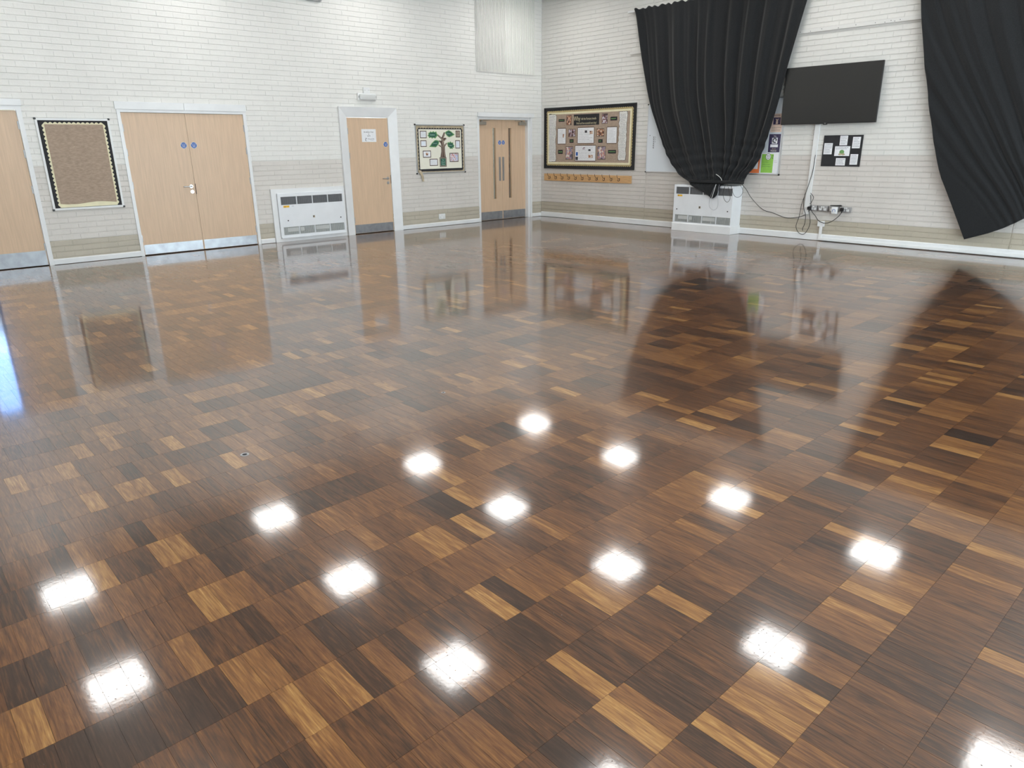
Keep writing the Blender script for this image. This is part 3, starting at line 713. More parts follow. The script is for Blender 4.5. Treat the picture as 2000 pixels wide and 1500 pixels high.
def fold1(u, v, s, z):
    q = u+0.06*math.sin(3*v+u*4)*v
    amp = 0.034*(0.55+0.45*ss(0, 0.15, v))*(1-0.35*ss(0.55, 0.85, v))
    if z < 0.97: amp *= max(0.12, (z-0.80)/0.17) if z > 0.80 else 0.12
    drape = 0.022*math.sin(math.pi*u)*ss(0.1, 0.5, v)*(1 if z > 1.0 else max(0, (z-0.85)/0.15))
    swag = 0.012*math.sin(38*(z-0.9)+9*abs(u-0.55))*ss(0.62, 0.8, v)*(1 if z > 0.93 else 0)
    return wavy(q, 0.4)*amp+drape+swag
cur1 = curtain('stage_curtain', coons(c1T, c1B, c1L, c1R, 220, 110), lambda z, u: lerp_table(D1, z), fold1)
tag(cur1, 'long black curtain gathered to a point above the white heater', 'curtain')
c2T = [(7.19, TOP), (10.2, TOP)]
c2L = [(7.19, TOP), (7.312, 3.267), (7.452, 2.633), (7.616, 1.983), (7.873, 1.12), (8.056, 0.787), (8.357, 0.203)]
c2B = [(8.357, 0.203), (8.714, 0.34), (8.996, 0.518), (9.35, 0.80), (9.62, 1.12)]
c2R = [(10.2, TOP), (10.05, 2.9), (9.85, 2.0), (9.62, 1.12)]
def fold2(u, v, s, z):
    k = 1.1*v*v; q = (u-k*(1-u)*0.8)
    amp = 0.027*(0.6+0.4*ss(0, 0.2, v))*ss(-0.55, 0.15, q)*(1-0.3*ss(0.8, 1, v))
    return wavy(q*0.9+0.3, 2.1)*amp+0.03*ss(0.4, 0.9, v)*ss(0.0, 0.5, u)
cur2 = curtain('stage_curtain', coons(c2T, c2B, c2L, c2R, 220, 110), lambda z, u: 0.13, fold2)
tag(cur2, 'black curtain at the right edge, swept aside and ending in a low pointed corner', 'curtain')
tr = B().box(WR, 2.30, 10.5, 0.040, 0.075, TOP-0.03, TOP+0.0)
for s in [2.45+0.9*i for i in range(9)]: tr.box(WR, s-0.012, s+0.012, 0.0, 0.05, TOP-0.028, TOP-0.002)
tag(tr.build('curtain_track', M_wplastic), 'white curtain track along the top of both black curtains', 'curtain track')
bt = B().box(WR, 2.345, 10.6, 0.0, 0.034, 3.050, 3.106, 0.004)
bt = bt.build('wall_batten', mat('batten_paint', (0.70, 0.69, 0.67), 0.5)); tag(bt, 'narrow white batten running across the wall behind both curtains', 'batten')
for s in (5.62, 5.78, 5.95, 6.2, 6.45, 6.72, 6.85, 6.93, 6.98, 7.05): B().disc(WR, s, 3.078+random.uniform(-.014, .014), 0.006, 0.034, 0.0345, 8).build('screw_hole', M_ink, bt)

# soundbar on the heater with its cables
sbar = empty('soundbar', WR(4.52, 0.30, 0.838))
tag(sbar, 'long black bar speaker lying on the heater against the gathered curtain', 'speaker')
B().box(WR, 4.02, 5.035, 0.246, 0.352, 0.838, 0.888, 0.012).build('body', M_black, sbar, smooth=True)
B().box(WR, 4.05, 5.005, 0.351, 0.3545, 0.846, 0.880, 0.001).build('speaker_cloth', M_curt, sbar)
def cable(name, pts, r, m_, label, cat='cable'):
    return tag(B().tube(pts, r, 8).build(name, m_, None, smooth=True), label, cat)
R3 = lambda L_, d: [WR(s, d, z) for s, z in L_]
cable('cable', R3([(4.761, .834), (4.726, .708), (4.753, .595), (4.815, .545), (4.865, .60), (4.844, .712), (4.792, .834)], 0.362), 0.0035, M_cable, 'black cable loop hanging from the bar speaker over the top grille')
cable('cable', R3([(4.86, .834), (4.911, .698), (4.978, .635), (5.055, .653), (5.09, .74), (5.03, .836)], 0.365), 0.003, M_cable, 'black cable loop hanging off the right corner of the white heater')
cable('cable', R3([(4.573, .828), (4.500, .66), (4.472, .556), (4.486, .449), (4.57, .403), (4.643, .475), (4.625, .687), (4.64, .83)], 0.362), 0.0025, M_grayink, 'thin grey cable loop over the middle of the white heater front')
cable('cable', R3([(4.584, .83), (4.544, .684), (4.519, .60)], 0.372), 0.0045, M_wcable, 'white cable lying on the curtain point above the heater')
cable('cable', R3([(4.476, .572), (4.506, .412), (4.50, .248), (4.492, .165)], 0.310), 0.0015, M_wcable, 'very thin white cord hanging down to the lower heater grille')
cable('cable_tie', [WR(4.50, 0.262, 0.985), WR(4.545, 0.268, 0.965), WR(4.60, 0.275, 0.93), WR(4.63, 0.28, 0.89)], 0.005, M_wcable, 'short white tie lying across the folds above the bar speaker', 'cable tie')
cable('cable', [WR(5.03, 0.33, 0.85), WR(5.06, 0.22, 0.76), WR(5.10, 0.08, 0.606), WR(5.28, 0.015, 0.432), WR(5.478, 0.012, 0.382), WR(5.711, 0.012, 0.319), WR(5.911, 0.012, 0.340), WR(6.03, 0.015, 0.385)], 0.0045, M_cable, 'black cable sagging along the wall from the heater to the trunking')

# ------------------------------------------------------------------ television and trunking
tv = empty('television', WR(6.21, 0.07, 1.75))
tag(tv, 'large black flat screen television mounted on the brick wall', 'television')
TV0, TV1, TZ0, TZ1 = 5.485, 6.940, 1.750, 2.575
B().box(WR, TV0, TV1, 0.055, 0.090, TZ0, TZ1, 0.004).build('housing', M_black, tv)
B().box(WR, TV0+0.008, TV1-0.008, 0.089, 0.0915, TZ0+0.016, TZ1-0.008).build('screen', M_tv, tv)
B().box(WR, 6.0, 6.45, 0.003, 0.056, 2.05, 2.35).build('wall_bracket', M_black, tv)
b = B().box(WR, 6.165, 6.225, 0.06, 0.085, TZ0-0.012, TZ0, 0.002); b.build('sensor_bump', M_black, tv)
lab(B().box(WR, 6.185, 6.215, 0.0850, 0.0915, TZ0+0.003, TZ0+0.011).build('logo_badge', M_chrome, tv), 'small silver badge')
tk = B(); tk.prism(WR, [(6.024, 1.745), (6.096, 1.745), (6.080, 0.75), (6.079, 0.398), (5.997, 0.396), (6.012, 0.75)], 0.0, 0.030)
tk = tk.build('cable_trunking', M_wplastic); tag(tk, 'upright white cable trunking running down from the television', 'trunking')
B().box(WR, 6.017, 6.096, 0.029, 0.034, 1.36, 1.372).build('joint_cover', M_wplastic, tk)
cable('cable', R3([(6.085, 1.30), (6.078, 1.10), (6.045, 0.90), (6.000, 0.717), (5.957, 0.543), (5.939, 0.355), (5.906, 0.201), (5.964, 0.101), (6.062, 0.092), (6.131, 0.247), (6.095, 0.44)], 0.036), 0.0045, M_cable, 'black cable looping down past the trunking to just above the skirting')
cable('cable', R3([(6.000, 0.717), (5.990, 0.60), (6.01, 0.48), (6.045, 0.398), (6.054, 0.302), (6.049, 0.241), (6.026, 0.173), (6.033, 0.137)], 0.048), 0.0045, M_cable, 'short black cable with a loose end hanging below the trunking')
cable('cable', R3([(6.079, 0.726), (6.134, 0.664), (6.112, 0.586), (6.085, 0.561)], 0.030), 0.004, M_cable, 'small black cable loop beside the trunking above the first socket')
cable('cable', R3([(6.090, 0.70), (6.110, 0.60), (6.135, 0.463), (6.207, 0.384), (6.266, 0.316), (6.363, 0.281), (6.463, 0.305), (6.571, 0.394), (6.615, 0.470)], 0.048), 0.005, M_cable, 'black cable sagging under the metal sockets to the right plug')
def socket(s0, s1, label):
    t = empty('wall_socket', WR((s0+s1)/2, 0.02, 0.458)); tag(t, label, 'socket', 'row of metal wall sockets')
    B().box(WR, s0, s1, 0.0, 0.040, 0.458, 0.541, 0.007).build('back_box', M_steel, t, smooth=True)
    wd = s1-s0
    for f in (0.27, 0.73):
        s = s0+wd*f; b = B()
        b.box(WR, s-0.020, s+0.020, 0.040, 0.0425, 0.470, 0.506, 0.002); b.build('outlet', M_wplastic, t)
        b = B(); b.box(WR, s-0.003, s+0.003, 0.0425, 0.0428, 0.492, 0.502); b.box(WR, s-0.013, s-0.006, 0.0425, 0.0428, 0.476, 0.481); b.box(WR, s+0.006, s+0.013, 0.0425, 0.0428, 0.476, 0.481); b.build('pin_hole', M_ink, t)
        B().box(WR, s+(0.012 if f < .5 else -0.030), s+(0.030 if f < .5 else -0.012), 0.040, 0.046, 0.512, 0.532, 0.002).build('switch', M_wplastic, t)
    return t
socket(6.098, 6.214, 'metal wall socket nearest the white trunking, with a black plug')
socket(6.230, 6.385, 'metal double wall socket second from the trunking, nothing plugged in')
socket(6.402, 6.556, 'metal double wall socket third from the trunking, white adapter plugged in')
socket(6.590, 6.738, 'metal double wall socket furthest right, black plug at its left')
ad = empty('plug_adapter', WR(6.509, 0.07, 0.433)); tag(ad, 'white plug-in adapter with a blue arc mark', 'adapter')
B().box(WR, 6.467, 6.552, 0.0465, 0.095, 0.433, 0.534, 0.006).build('body', M_wplastic, ad, smooth=True)
b = B()
for i in range(14):
    a0 = math.radians(-35+250*i/14); a1 = math.radians(-35+250*(i+1)/14)
    b.prism(WR, [(6.509+r*math.cos(a), 0.478+r*math.sin(a)) for r, a in ((0.020, a0), (0.027, a0), (0.027, a1), (0.020, a1))], 0.095, 0.0957)
b.build('arc_mark', M_blue, ad)
def plug(s, z, label):
    t = empty('plug', WR(s, 0.06, z-0.03)); tag(t, label, 'plug')
    B().prism(WR, [(s-0.026, z+0.016), (s-0.014, z+0.028), (s+0.014, z+0.028), (s+0.026, z+0.016), (s+0.022, z-0.024), (s-0.022, z-0.024)], 0.0468, 0.078).build('body', M_black, t)
    B().tube([WR(s, 0.062, z-0.020), WR(s, 0.062, z-0.052)], 0.0075, 8, False).build('strain_relief', M_black, t)
plug(6.100, 0.494, 'black plug tucked against the trunking in the first metal socket')
plug(6.618, 0.500, 'black plug at the left of the last metal socket')
tag(B().prism(WR, [(6.412, 0.546), (6.50, 0.544), (6.585, 0.544), (6.594, 0.556), (6.57, 0.566), (6.50, 0.559), (6.42, 0.556)], 0.006, 0.030).build('remote_control', M_black), 'slim black remote lying on top of the metal sockets', 'remote')
jb = empty('junction_box', WR(6.305, 0.02, 0.0)); tag(jb, 'small white junction box with conduit running down to the skirting', 'junction box')
B().box(WR, 6.252, 6.356, 0.0, 0.038, 0.222, 0.305, 0.004).build('box', M_wplastic, jb)
B().disc(WR, 6.333, 0.25, 0.004, 0.038, 0.0385, 8).build('screw', M_steel, jb)
B().box(WR, 6.291, 6.334, 0.022, 0.038, 0.030, 0.223, 0.002).build('conduit', M_wplastic, jb)
tag(B().box(WR, 6.291, -ROOM_Y-0.01, 0.0222, 0.040, 0.012, 0.052, 0.002).build('floor_trunking', M_wplastic), 'long white mini trunking fixed along the skirting on the right wall', 'trunking')

# ------------------------------------------------------------------ whiteboard and the sheets stuck on it
wbd = empty('whiteboard', WR(4.16, 0.01, 0.985)); tag(wbd, 'wide whiteboard half hidden behind the black curtain', 'whiteboard')
B().box(WR, 2.828, 5.496, 0.001, 0.014, 0.996, 2.166).build('surface', M_wb, wbd)
B().ring(WR, 2.818, 5.506, 0.986, 2.176, 0.016, 0.001, 0.020).build('frame', M_alu, wbd)
for s in (2.822, 5.502):
    for z in (0.990, 2.172): B().box(WR, s-0.012, s+0.012, 0.001, 0.024, z-0.012, z+0.012, 0.003).build('corner_cap', M_black, wbd)
b = B(); rr = random.Random(2)
for i, z in enumerate((1.602, 1.566, 1.527, 1.490, 1.455, 1.420)):
    b.tube([WR(2.958, 0.0145, z+.012), WR(2.985, 0.0145, z+0.008), WR(2.965, 0.0145, z-.006), WR(2.990, 0.0145, z-0.010)], 0.003, 5)
    if i < 3: b.tube([WR(3.000, 0.0145, z+.012), WR(3.016, 0.0145, z+0.002), WR(3.004, 0.0145, z-.010)], 0.002, 5)
b.disc(WR, 2.886, 1.637, 0.008, 0.014, 0.0147, 10)
o = b.build('marker_writing', M_ink, wbd); lab(o, 'column of small handwritten marks'); o['kind'] = 'stuff'
gs = empty('notice_sheet', WR(5.30, 0.015, 1.0)); tag(gs, 'lime green sheet with a smiley face at the whiteboard corner', 'paper sheet')
B().box(WR, 5.160, 5.466, 0.0142, 0.0155, 1.005, 1.332).build('backing_sheet', M_paper, gs)
B().box(WR, 5.178, 5.384, 0.0155, 0.0165, 1.018, 1.310).build('green_paper', M_lime, gs)
sm = B().disc(WR, 5.292, 1.268, 0.042, 0.0165, 0.0172, 24, 0.046).build('smiley', M_paper, gs)
b = B(); b.disc(WR, 5.279, 1.281, 0.006, 0.0172, 0.0176, 10, 0.009); b.disc(WR, 5.305, 1.281, 0.006, 0.0172, 0.0176, 10, 0.009)
b.tube([WR(5.270, 0.0175, 1.257), WR(5.280, 0.0175, 1.246), WR(5.292, 0.0175, 1.243), WR(5.304, 0.0175, 1.246), WR(5.314, 0.0175, 1.257)], 0.003, 5)
k = 24
for i in range(k):
    a0 = 2*math.pi*i/k; a1 = 2*math.pi*(i+1)/k
    b.prism(WR, [(5.292+r*0.042*math.cos(a), 1.268+r*0.046*math.sin(a)) for r, a in ((1.0, a0), (1.12, a0), (1.12, a1), (1.0, a1))], 0.0165, 0.0176)
b.build('smiley_lines', M_ink, sm)
b = B().disc(WR, 5.370, 1.283, 0.009, 0.0165, 0.017, 8).prism(WR, [(5.355, 1.256), (5.378, 1.256), (5.366, 1.238)], 0.0165, 0.017); b.build('ink_mark', M_ink, gs)
scribble(WR, 5.20, 5.35, 1.10, 1.20, 3, 0.0165, M_green, gs, seed=3, h=0.12)
scribble(WR, 5.40, 5.46, 1.17, 1.22, 2, 0.0155, M_grayink, gs, seed=8, h=0.2)
pp = empty('poster', WR(5.373, 0.015, 1.34)); tag(pp, 'dark purple festival poster with a black and white portrait on the whiteboard', 'poster')
B().box(WR, 5.274, 5.471, 0.0142, 0.0155, 1.339, 1.617).build('sheet', M_purple, pp)
po_ = B().box(WR, 5.328, 5.422, 0.0155, 0.0160, 1.470, 1.562).build('portrait', M_paper, pp)
b = B().tube([WR(5.395, 0.0162, 1.486), WR(5.352, 0.0162, 1.500), WR(5.350, 0.0162, 1.535), WR(5.372, 0.0162, 1.553), WR(5.398, 0.0162, 1.540), WR(5.398, 0.0162, 1.512)], 0.009, 6); b.build('hair', M_ink, po_)
B().box(WR, 5.306, 5.438, 0.0155, 0.0160, 1.416, 1.459).build('white_band', M_paper, pp)
text(WR, 'Book', 0.030, 5.375, 1.390, 0.0158, M_tan, pp); text(WR, 'Festival', 0.034, 5.370, 1.362, 0.0158, M_ivory, pp); text(WR, 'The', 0.028, 5.375, 1.584, 0.0158, M_ivory, pp)
bp_ = empty('poster', WR(5.38, 0.015, 1.645)); tag(bp_, 'buff poster with a small purple picture, partly behind the television corner', 'poster')
B().box(WR, 5.279, 5.472, 0.0142, 0.0155, 1.645, 1.925).build('sheet', M_pinkbrown, bp_)
B().box(WR, 5.318, 5.440, 0.0155, 0.0160, 1.762, 1.868).build('picture', M_purple, bp_)
b = B().prism(WR, [(5.36, 1.77), (5.40, 1.77), (5.395, 1.82), (5.41, 1.85), (5.38, 1.838), (5.35, 1.85), (5.368, 1.82)], 0.016, 0.0164); b.build('picture_figure', M_pinkbrown, bp_)
scribble(WR, 5.30, 5.46, 1.66, 1.73, 2, 0.0155, M_tan, bp_, 'print', seed=6)
scribble(WR, 5.32, 5.46, 1.885, 1.915, 1, 0.0155, M_brown, bp_, 'print', seed=7)
osh = empty('notice_sheet', WR(5.05, 0.015, 1.0)); tag(osh, 'orange sheet peeping out beside the curtain at the whiteboard bottom', 'paper sheet')
B().box(WR, 4.93, 5.150, 0.0142, 0.0155, 1.010, 1.300).build('orange_paper', M_orange, osh)
B().box(WR, 4.97, 5.120, 0.0155, 0.0162, 1.075, 1.20).build('white_label', M_paper, osh)

# black poster with six typed notes
bp = empty('poster', WR(6.474, 0.005, 1.13)); tag(bp, 'black poster with six white notes under the television', 'poster')
b = B(); n = 8
for i in range(n):
    a = 6.178+0.591*i/n; c = 6.178+0.591*(i+1)/n; f = lambda s: 0.004+0.006*abs((s-6.47)/0.3)**2
    nn = len(b.v); b.v += [WR(a, f(a), 1.132), WR(c, f(c), 1.132), WR(c, f(c), 1.583), WR(a, f(a), 1.583), WR(a, f(a)+.002, 1.132), WR(c, f(c)+.002, 1.132), WR(c, f(c)+.002, 1.583), WR(a, f(a)+.002, 1.583)]
    b.f += [tuple(nn+x for x in q) for q in ((0, 1, 2, 3), (4, 5, 6, 7), (0, 1, 5, 4), (2, 3, 7, 6))+(((3, 0, 4, 7),) if i == 0 else ())+(((1, 2, 6, 5),) if i == n-1 else ())]
b.build('black_sheet', M_blackpaper, bp)
notes = [(6.428, 6.544, 1.437, 1.575, 5), (6.620, 6.735, 1.394, 1.555, 6), (6.197, 6.326, 1.308, 1.470, 6), (6.368, 6.596, 1.284, 1.424, 0), (6.404, 6.548, 1.147, 1.253, 4), (6.616, 6.729, 1.160, 1.311, 6)]
for i, (a, c, z0, z1, rows) in enumerate(notes):
    nt = B().box(WR, a, c, 0.0125, 0.0135, z0, z1).build('note', M_paper, bp)
    if rows: scribble(WR, a+0.012, c-0.01, z0+0.012, z1-0.008, rows, 0.0136, M_grayink, nt, 'typed_lines', seed=20+i, h=0.4, fill=0.9)
    else:
        scribble(WR, a+0.015, c-0.01, z0+0.092, z1-0.008, 2, 0.0136, M_grayink, nt, 'typed_lines', seed=30, h=0.4, fill=0.95)
        b = B(); b.disc(WR, 6.478, 1.340, 0.036, 0.0135, 0.0142, 20, 0.033); b.build('globe', M_lgreen, nt)
        b = B(); b.disc(WR, 6.455, 1.308, 0.026, 0.0135, 0.0146, 16, 0.015); b.disc(WR, 6.503, 1.308, 0.026, 0.0135, 0.0146, 16, 0.015); b.build('holding_hands', M_kraft, nt)

# ------------------------------------------------------------------ framed display about the Romans
rb = empty('display_board', WR(1.33, 0.01, 1.015)); tag(rb, 'black and gold bordered display board about the Romans above the coat hooks', 'display board')
B().ring(WR, 0.116, 2.545, 1.014, 2.222, 0.022, 0.001, 0.028).build('frame', M_black, rb)
B().box(WR, 0.135, 2.525, 0.001, 0.012, 1.032, 2.203).build('black_backing', M_blackpaper, rb)
b = B(); b.ring(WR, 0.198, 2.463, 1.089, 2.144, 0.040, 0.012, 0.0135); scallop(b, WR, 0.198, 2.463, 1.089, 2.144, 0.015, 0.052, 0.012, 0.0135, inward=False, base=0.002)
lab(b.build('gold_border', M_gold, rb), 'gold scalloped border')
lab(B().ring(WR, 0.219, 2.441, 1.110, 2.123, 0.036, 0.0135, 0.0150).build('cream_border', M_cream, rb), 'pale gold border')
B().box(WR, 0.236, 2.424, 0.012, 0.0128, 1.128, 2.106).build('hessian', M_hess, rb)
def card(s0, s1, z0, z1, m_, frame=None, nm='picture', d=0.0138, board=rb, W=WR, fw=0.010):
    p = None
    if frame:
        p = B().box(W, s0, s1, d, d+0.001, z0, z1).build(nm, frame, board); i = fw
        B().box(W, s0+i, s1-i, d+0.001, d+0.0018, z0+i, z1-i).build('print', m_, p)
    else: p = B().box(W, s0, s1, d, d+0.001, z0, z1).build(nm, m_, board)
    return p
ban = card(0.957, 1.635, 1.860, 2.066, M_blackpaper, nm='title_banner'); lab(ban, 'black banner with gold handwriting')
text(WR, 'Why', 0.125, 1.045, 1.985, 0.0152, M_goldtext, ban, squash=0.75)
text(WR, 'did the Romans invade', 0.062, 1.36, 1.980, 0.0152, M_goldtext, ban, squash=0.70)
text(WR, 'Britain and how successful were they?', 0.058, 1.30, 1.898, 0.0152, M_goldtext, ban, squash=0.60)
def scroll(s0, s1, z0, z1, seed):
    rr = random.Random(seed); L_ = []; R_ = []
    for i in range(18):
        z = z0+(z1-z0)*i/17; L_.append((s0+rr.uniform(-.012, .012), z)); R_.append((s1+rr.uniform(-.012, .012), z))
    tp = [(s1-(s1-s0)*i/6, z1+rr.uniform(-.012, .012)) for i in range(1, 6)]; bt_ = [(s0+(s1-s0)*i/6, z0+rr.uniform(-.010, .010)) for i in range(1, 6)]
    pts = L_[::-1]+bt_+R_+tp
    p = B().prism(WR, [(s+(0.008 if s > (s0+s1)/2 else -0.008), z+(0.006 if z > (z0+z1)/2 else -0.006)) for s, z in pts], 0.0138, 0.0142).build('scroll', M_blackpaper, rb)
    lab(p, 'long torn-edged printed scroll')
    B().prism(WR, pts, 0.0142, 0.0150).build('print', M_scroll, p)
    scribble(WR, s0+0.02, s1-0.02, z0+0.03, z1-0.03, 34, 0.0151, M_grayink, p, 'text_lines', seed=seed, h=0.32, fill=0.95)
scroll(0.252, 0.452, 1.157, 2.095, 41); scroll(2.143, 2.330, 1.202, 2.074, 42)
for a, c, z0, z1, m_ in ((0.752, 0.895, 1.871, 2.063, M_ph1), (1.706, 1.851, 1.872, 2.060, M_ph2), (0.813, 1.008, 1.642, 1.793, M_ph2), (1.578, 1.773, 1.638, 1.787, M_ph1), (0.738, 0.947, 1.198, 1.457, M_ph3), (1.612, 1.824, 1.203, 1.456, M_ph3)):
    card(a, c, z0, z1, m_, M_brown, 'photograph')
for a, c, z0, z1 in ((0.532, 0.700, 1.942, 1.994), (1.922, 2.090, 1.925, 1.995), (0.848, 0.962, 1.527, 1.597), (1.625, 1.740, 1.520, 1.587), (0.523, 0.659, 1.308, 1.392), (1.886, 2.088, 1.319, 1.385)):
    p = card(a, c, z0, z1, M_blackpaper, nm='word_card'); scribble(WR, a+0.02, c-0.02, z0+0.01, z1-0.01, 1, 0.0150, M_lgreen, p, seed=int(a*100), h=0.35, fill=0.95)
for a, c, z0, z1, rows in ((0.510, 0.736, 1.513, 1.806, 9), (1.848, 2.089, 1.514, 1.803, 9), (1.075, 1.505, 1.520, 1.810, 8), (1.012, 1.560, 1.180, 1.467, 8)):
    p = card(a, c, z0, z1, M_paper, nm='written_sheet'); scribble(WR, a+0.025, c-0.02, z0+0.02, z1-0.015, rows, 0.0150, M_grayink, p, seed=int(a*77), h=0.16)
    b = B(); scallop(b, WR, a-0.004, c+0.004, z0-0.004, z1+0.004, 0.010, 0.03, 0.0130, 0.0136, inward=False, base=0.006); b.build('trimmed_edge', M_brown, rb)
for a, c, z0, z1, m_ in ((0.655, 0.695, 1.635, 1.70, M_ph1), (1.265, 1.325, 1.715, 1.760, M_ink), (1.395, 1.480, 1.690, 1.745, M_ph1), (1.215, 1.280, 1.395, 1.440, M_ph2), (1.370, 1.430, 1.365, 1.400, M_ink), (1.375, 1.490, 1.235, 1.29, M_ph1), (1.035, 1.085, 1.275, 1.345, M_blue), (1.022, 1.090, 1.190, 1.255, M_ink)):
    card(a, c, z0, z1, m_, nm='clipping', d=0.0150)

# coat hooks
cr = empty('coat_rack', WR(1.305, 0.015, 0.762)); tag(cr, 'long wooden rail of double coat hooks under the Romans display', 'coat rack')
B().box(WR, 0.117, 2.493, 0.001, 0.021, 0.763, 0.907, 0.003).build('rail', M_beech_rail, cr)
for k in range(11):
    s = 0.300+0.1905*k
    b = B().box(WR, s-0.006, s+0.006, 0.021, 0.0235, 0.806, 0.862, 0.001)
    b.tube([WR(s, 0.025, 0.845), WR(s, 0.060, 0.850), WR(s, 0.095, 0.880), WR(s, 0.105, 0.925)], 0.0042, 7)
    b.tube([WR(s, 0.025, 0.818), WR(s+0.0, 0.050, 0.802), WR(s+0.0, 0.072, 0.812), WR(s, 0.078, 0.838)], 0.0042, 7)
    b.build('hook', M_cable, cr, smooth=True)

# ------------------------------------------------------------------ empty hessian notice board (left)
nb = empty('display_board', WL(-8.823, 0.01, 0.718)); tag(nb, 'empty hessian notice board with black border left of the double door', 'display board')
B().ring(WL, -9.262, -8.383, 0.719, 1.891, 0.026, 0.001, 0.022).build('frame', M_wplastic, nb)
for s in (-9.258, -8.387):
    for z in (0.724, 1.886): B().box(WL, s-0.013, s+0.013, 0.001, 0.025, z-0.013, z+0.013, 0.003).build('corner_cap', M_black, nb)
B().box(WL, -9.238, -8.407, 0.001, 0.010, 0.743, 1.867).build('black_border', M_blackpaper, nb)
b = B(); scallop(b, WL, -9.172, -8.462, 0.765, 1.822, 0.020, 0.054, 0.010, 0.0115, 'lrt', inward=False, base=0.003); b.box(WL, -9.172, -8.462, 0.010, 0.0112, 0.752, 1.822)
b.build('cream_scallop', M_cream, nb)
b = B(); nx, nz = 14, 18
def hz(i, j): return 0.0125+0.003*math.sin(i*1.9+j*0.7)*math.sin(j*1.3+0.5)
for j in range(nz+1):
    for i in range(nx+1): b.v.append(WL(-9.165+0.696*i/nx, hz(i, j)+0.0015, 0.800+1.016*j/nz-(0.012*math.sin(i*0.5) if j == 0 else 0)))
for j in range(nz):
    for i in range(nx): a = j*(nx+1)+i; b.f.append((a, a+1, a+nx+2, a+nx+1))
hs = b.build('hessian', M_hess, nb, smooth=True)
if hs.data.polygons[0].normal.y > 0: hs.data.flip_normals()
lab(B().box(WL, -9.160, -8.470, 0.0115, 0.014, 0.750, 0.790).build('cream_strip', M_cream, nb), 'crumpled cream strip')

# ------------------------------------------------------------------ tree display board
tb = empty('display_board', WL(-2.703, 0.01, 1.0)); tag(tb, 'cream display board with a paper tree and green leaves between two doors', 'display board')
B().ring(WL, -3.284, -2.124, 1.002, 1.875, 0.020, 0.001, 0.022).build('frame', M_alu, tb)
for s in (-3.282, -2.126):
    for z in (1.004, 1.873): B().box(WL, s-0.013, s+0.013, 0.001, 0.025, z-0.013, z+0.013, 0.003).build('corner_cap', M_black, tb)
B().box(WL, -3.268, -2.140, 0.001, 0.009, 1.018, 1.860).build('kraft_border', M_kraft, tb)
b = B().box(WL, -3.214, -2.182, 0.009, 0.0102, 1.045, 1.800); scallop(b, WL, -3.214, -2.182, 1.045, 1.800, 0.016, 0.062, 0.009, 0.0102, 'lrt', inward=False, base=0.002); b.build('black_scallop', M_blackpaper, tb)
B().box(WL, -3.203, -2.201, 0.0102, 0.0112, 1.082, 1.792).build('cream_backing', M_ivory, tb)
for i, (a, c, z0, z1, m_) in enumerate(((-3.174, -3.024, 1.634, 1.764, M_paper), (-3.172, -3.033, 1.480, 1.597, M_paper), (-3.127, -2.940, 1.288, 1.413, M_paper), (-2.979, -2.790, 1.136, 1.264, M_paper), (-2.499, -2.284, 1.197, 1.364, M_ph4), (-2.332, -2.227, 1.647, 1.771, M_tan), (-2.349, -2.233, 1.445, 1.595, M_paper))):
    p = card(a, c, z0, z1, m_, M_brown, 'mounted_sheet', 0.0112, tb, WL, 0.014)
    if i in (0, 1, 3, 6): scribble(WL, a+0.03, c-0.025, z0+0.03, z1-0.025, 4, 0.0131, M_skyblue if i in (1, 6) else M_grayink, p, seed=60+i, h=0.2)
    if i == 2: B().box(WL, -3.058, -3.008, 0.013, 0.0136, 1.328, 1.376).build('small_photo', M_ph1, p)
    if i == 5: scribble(WL, a+0.025, c-0.025, z0+0.02, z1-0.02, 5, 0.0131, M_brown, p, seed=66, h=0.5)
trunk = [(-2.72,1.29),(-2.695,1.394),(-2.695,1.468),(-2.762,1.506),(-2.751,1.521),(-2.689,1.498),(-2.701,1.542),(-2.747,1.587),(-2.708,1.594),(-2.69,1.579),(-2.678,1.609),(-2.776,1.682),(-2.751,1.697),(-2.676,1.646),(-2.655,1.675),(-2.618,1.741),(-2.584,1.734),(-2.606,1.675),(-2.628,1.638),(-2.579,1.642),(-2.555,1.623),(-2.622,1.572),(-2.62,1.512),(-2.564,1.553),(-2.55,1.534),(-2.607,1.482),(-2.606,1.393),(-2.592,1.288)]
tp = B().prism(WL, trunk, 0.0112, 0.0124).build('paper_trunk', M_brown, tb)
b = B()
for P_ in ([(-2.685, 1.30), (-2.672, 1.42), (-2.668, 1.53), (-2.655, 1.60), (-2.755, 1.685)], [(-2.622, 1.30), (-2.632, 1.42), (-2.640, 1.55), (-2.640, 1.64), (-2.603, 1.728)], [(-2.652, 1.56), (-2.568, 1.625)], [(-2.635, 1.49), (-2.562, 1.540)], [(-2.675, 1.48), (-2.752, 1.512)]):
    b.tube([WL(s, 0.0125, z) for s, z in P_], 0.005, 5)
b.build('bark_lines', M_tan, tp)
def leaf(pts, nm='paper_leaf', word=None):
    cx = sum(p[0] for p in pts)/len(pts); cz = sum(p[1] for p in pts)/len(pts)
    p = B().prism(WL, pts, 0.0124, 0.0134).build(nm, M_lgreen, tb); lab(p, 'green paper leaf')
    B().prism(WL, [(cx+(s-cx)*0.78, cz+(z-cz)*0.76) for s, z in pts], 0.0134, 0.0142).build('leaf_centre', M_green, p)
    if word: text(WL, word, 0.038, cx, cz, 0.0145, M_palegreen, p, squash=0.8)
    else: scribble(WL, cx-0.05, cx+0.05, cz-0.012, cz+0.012, 1, 0.0143, M_palegreen, p, seed=int(-cx*100), h=0.3)
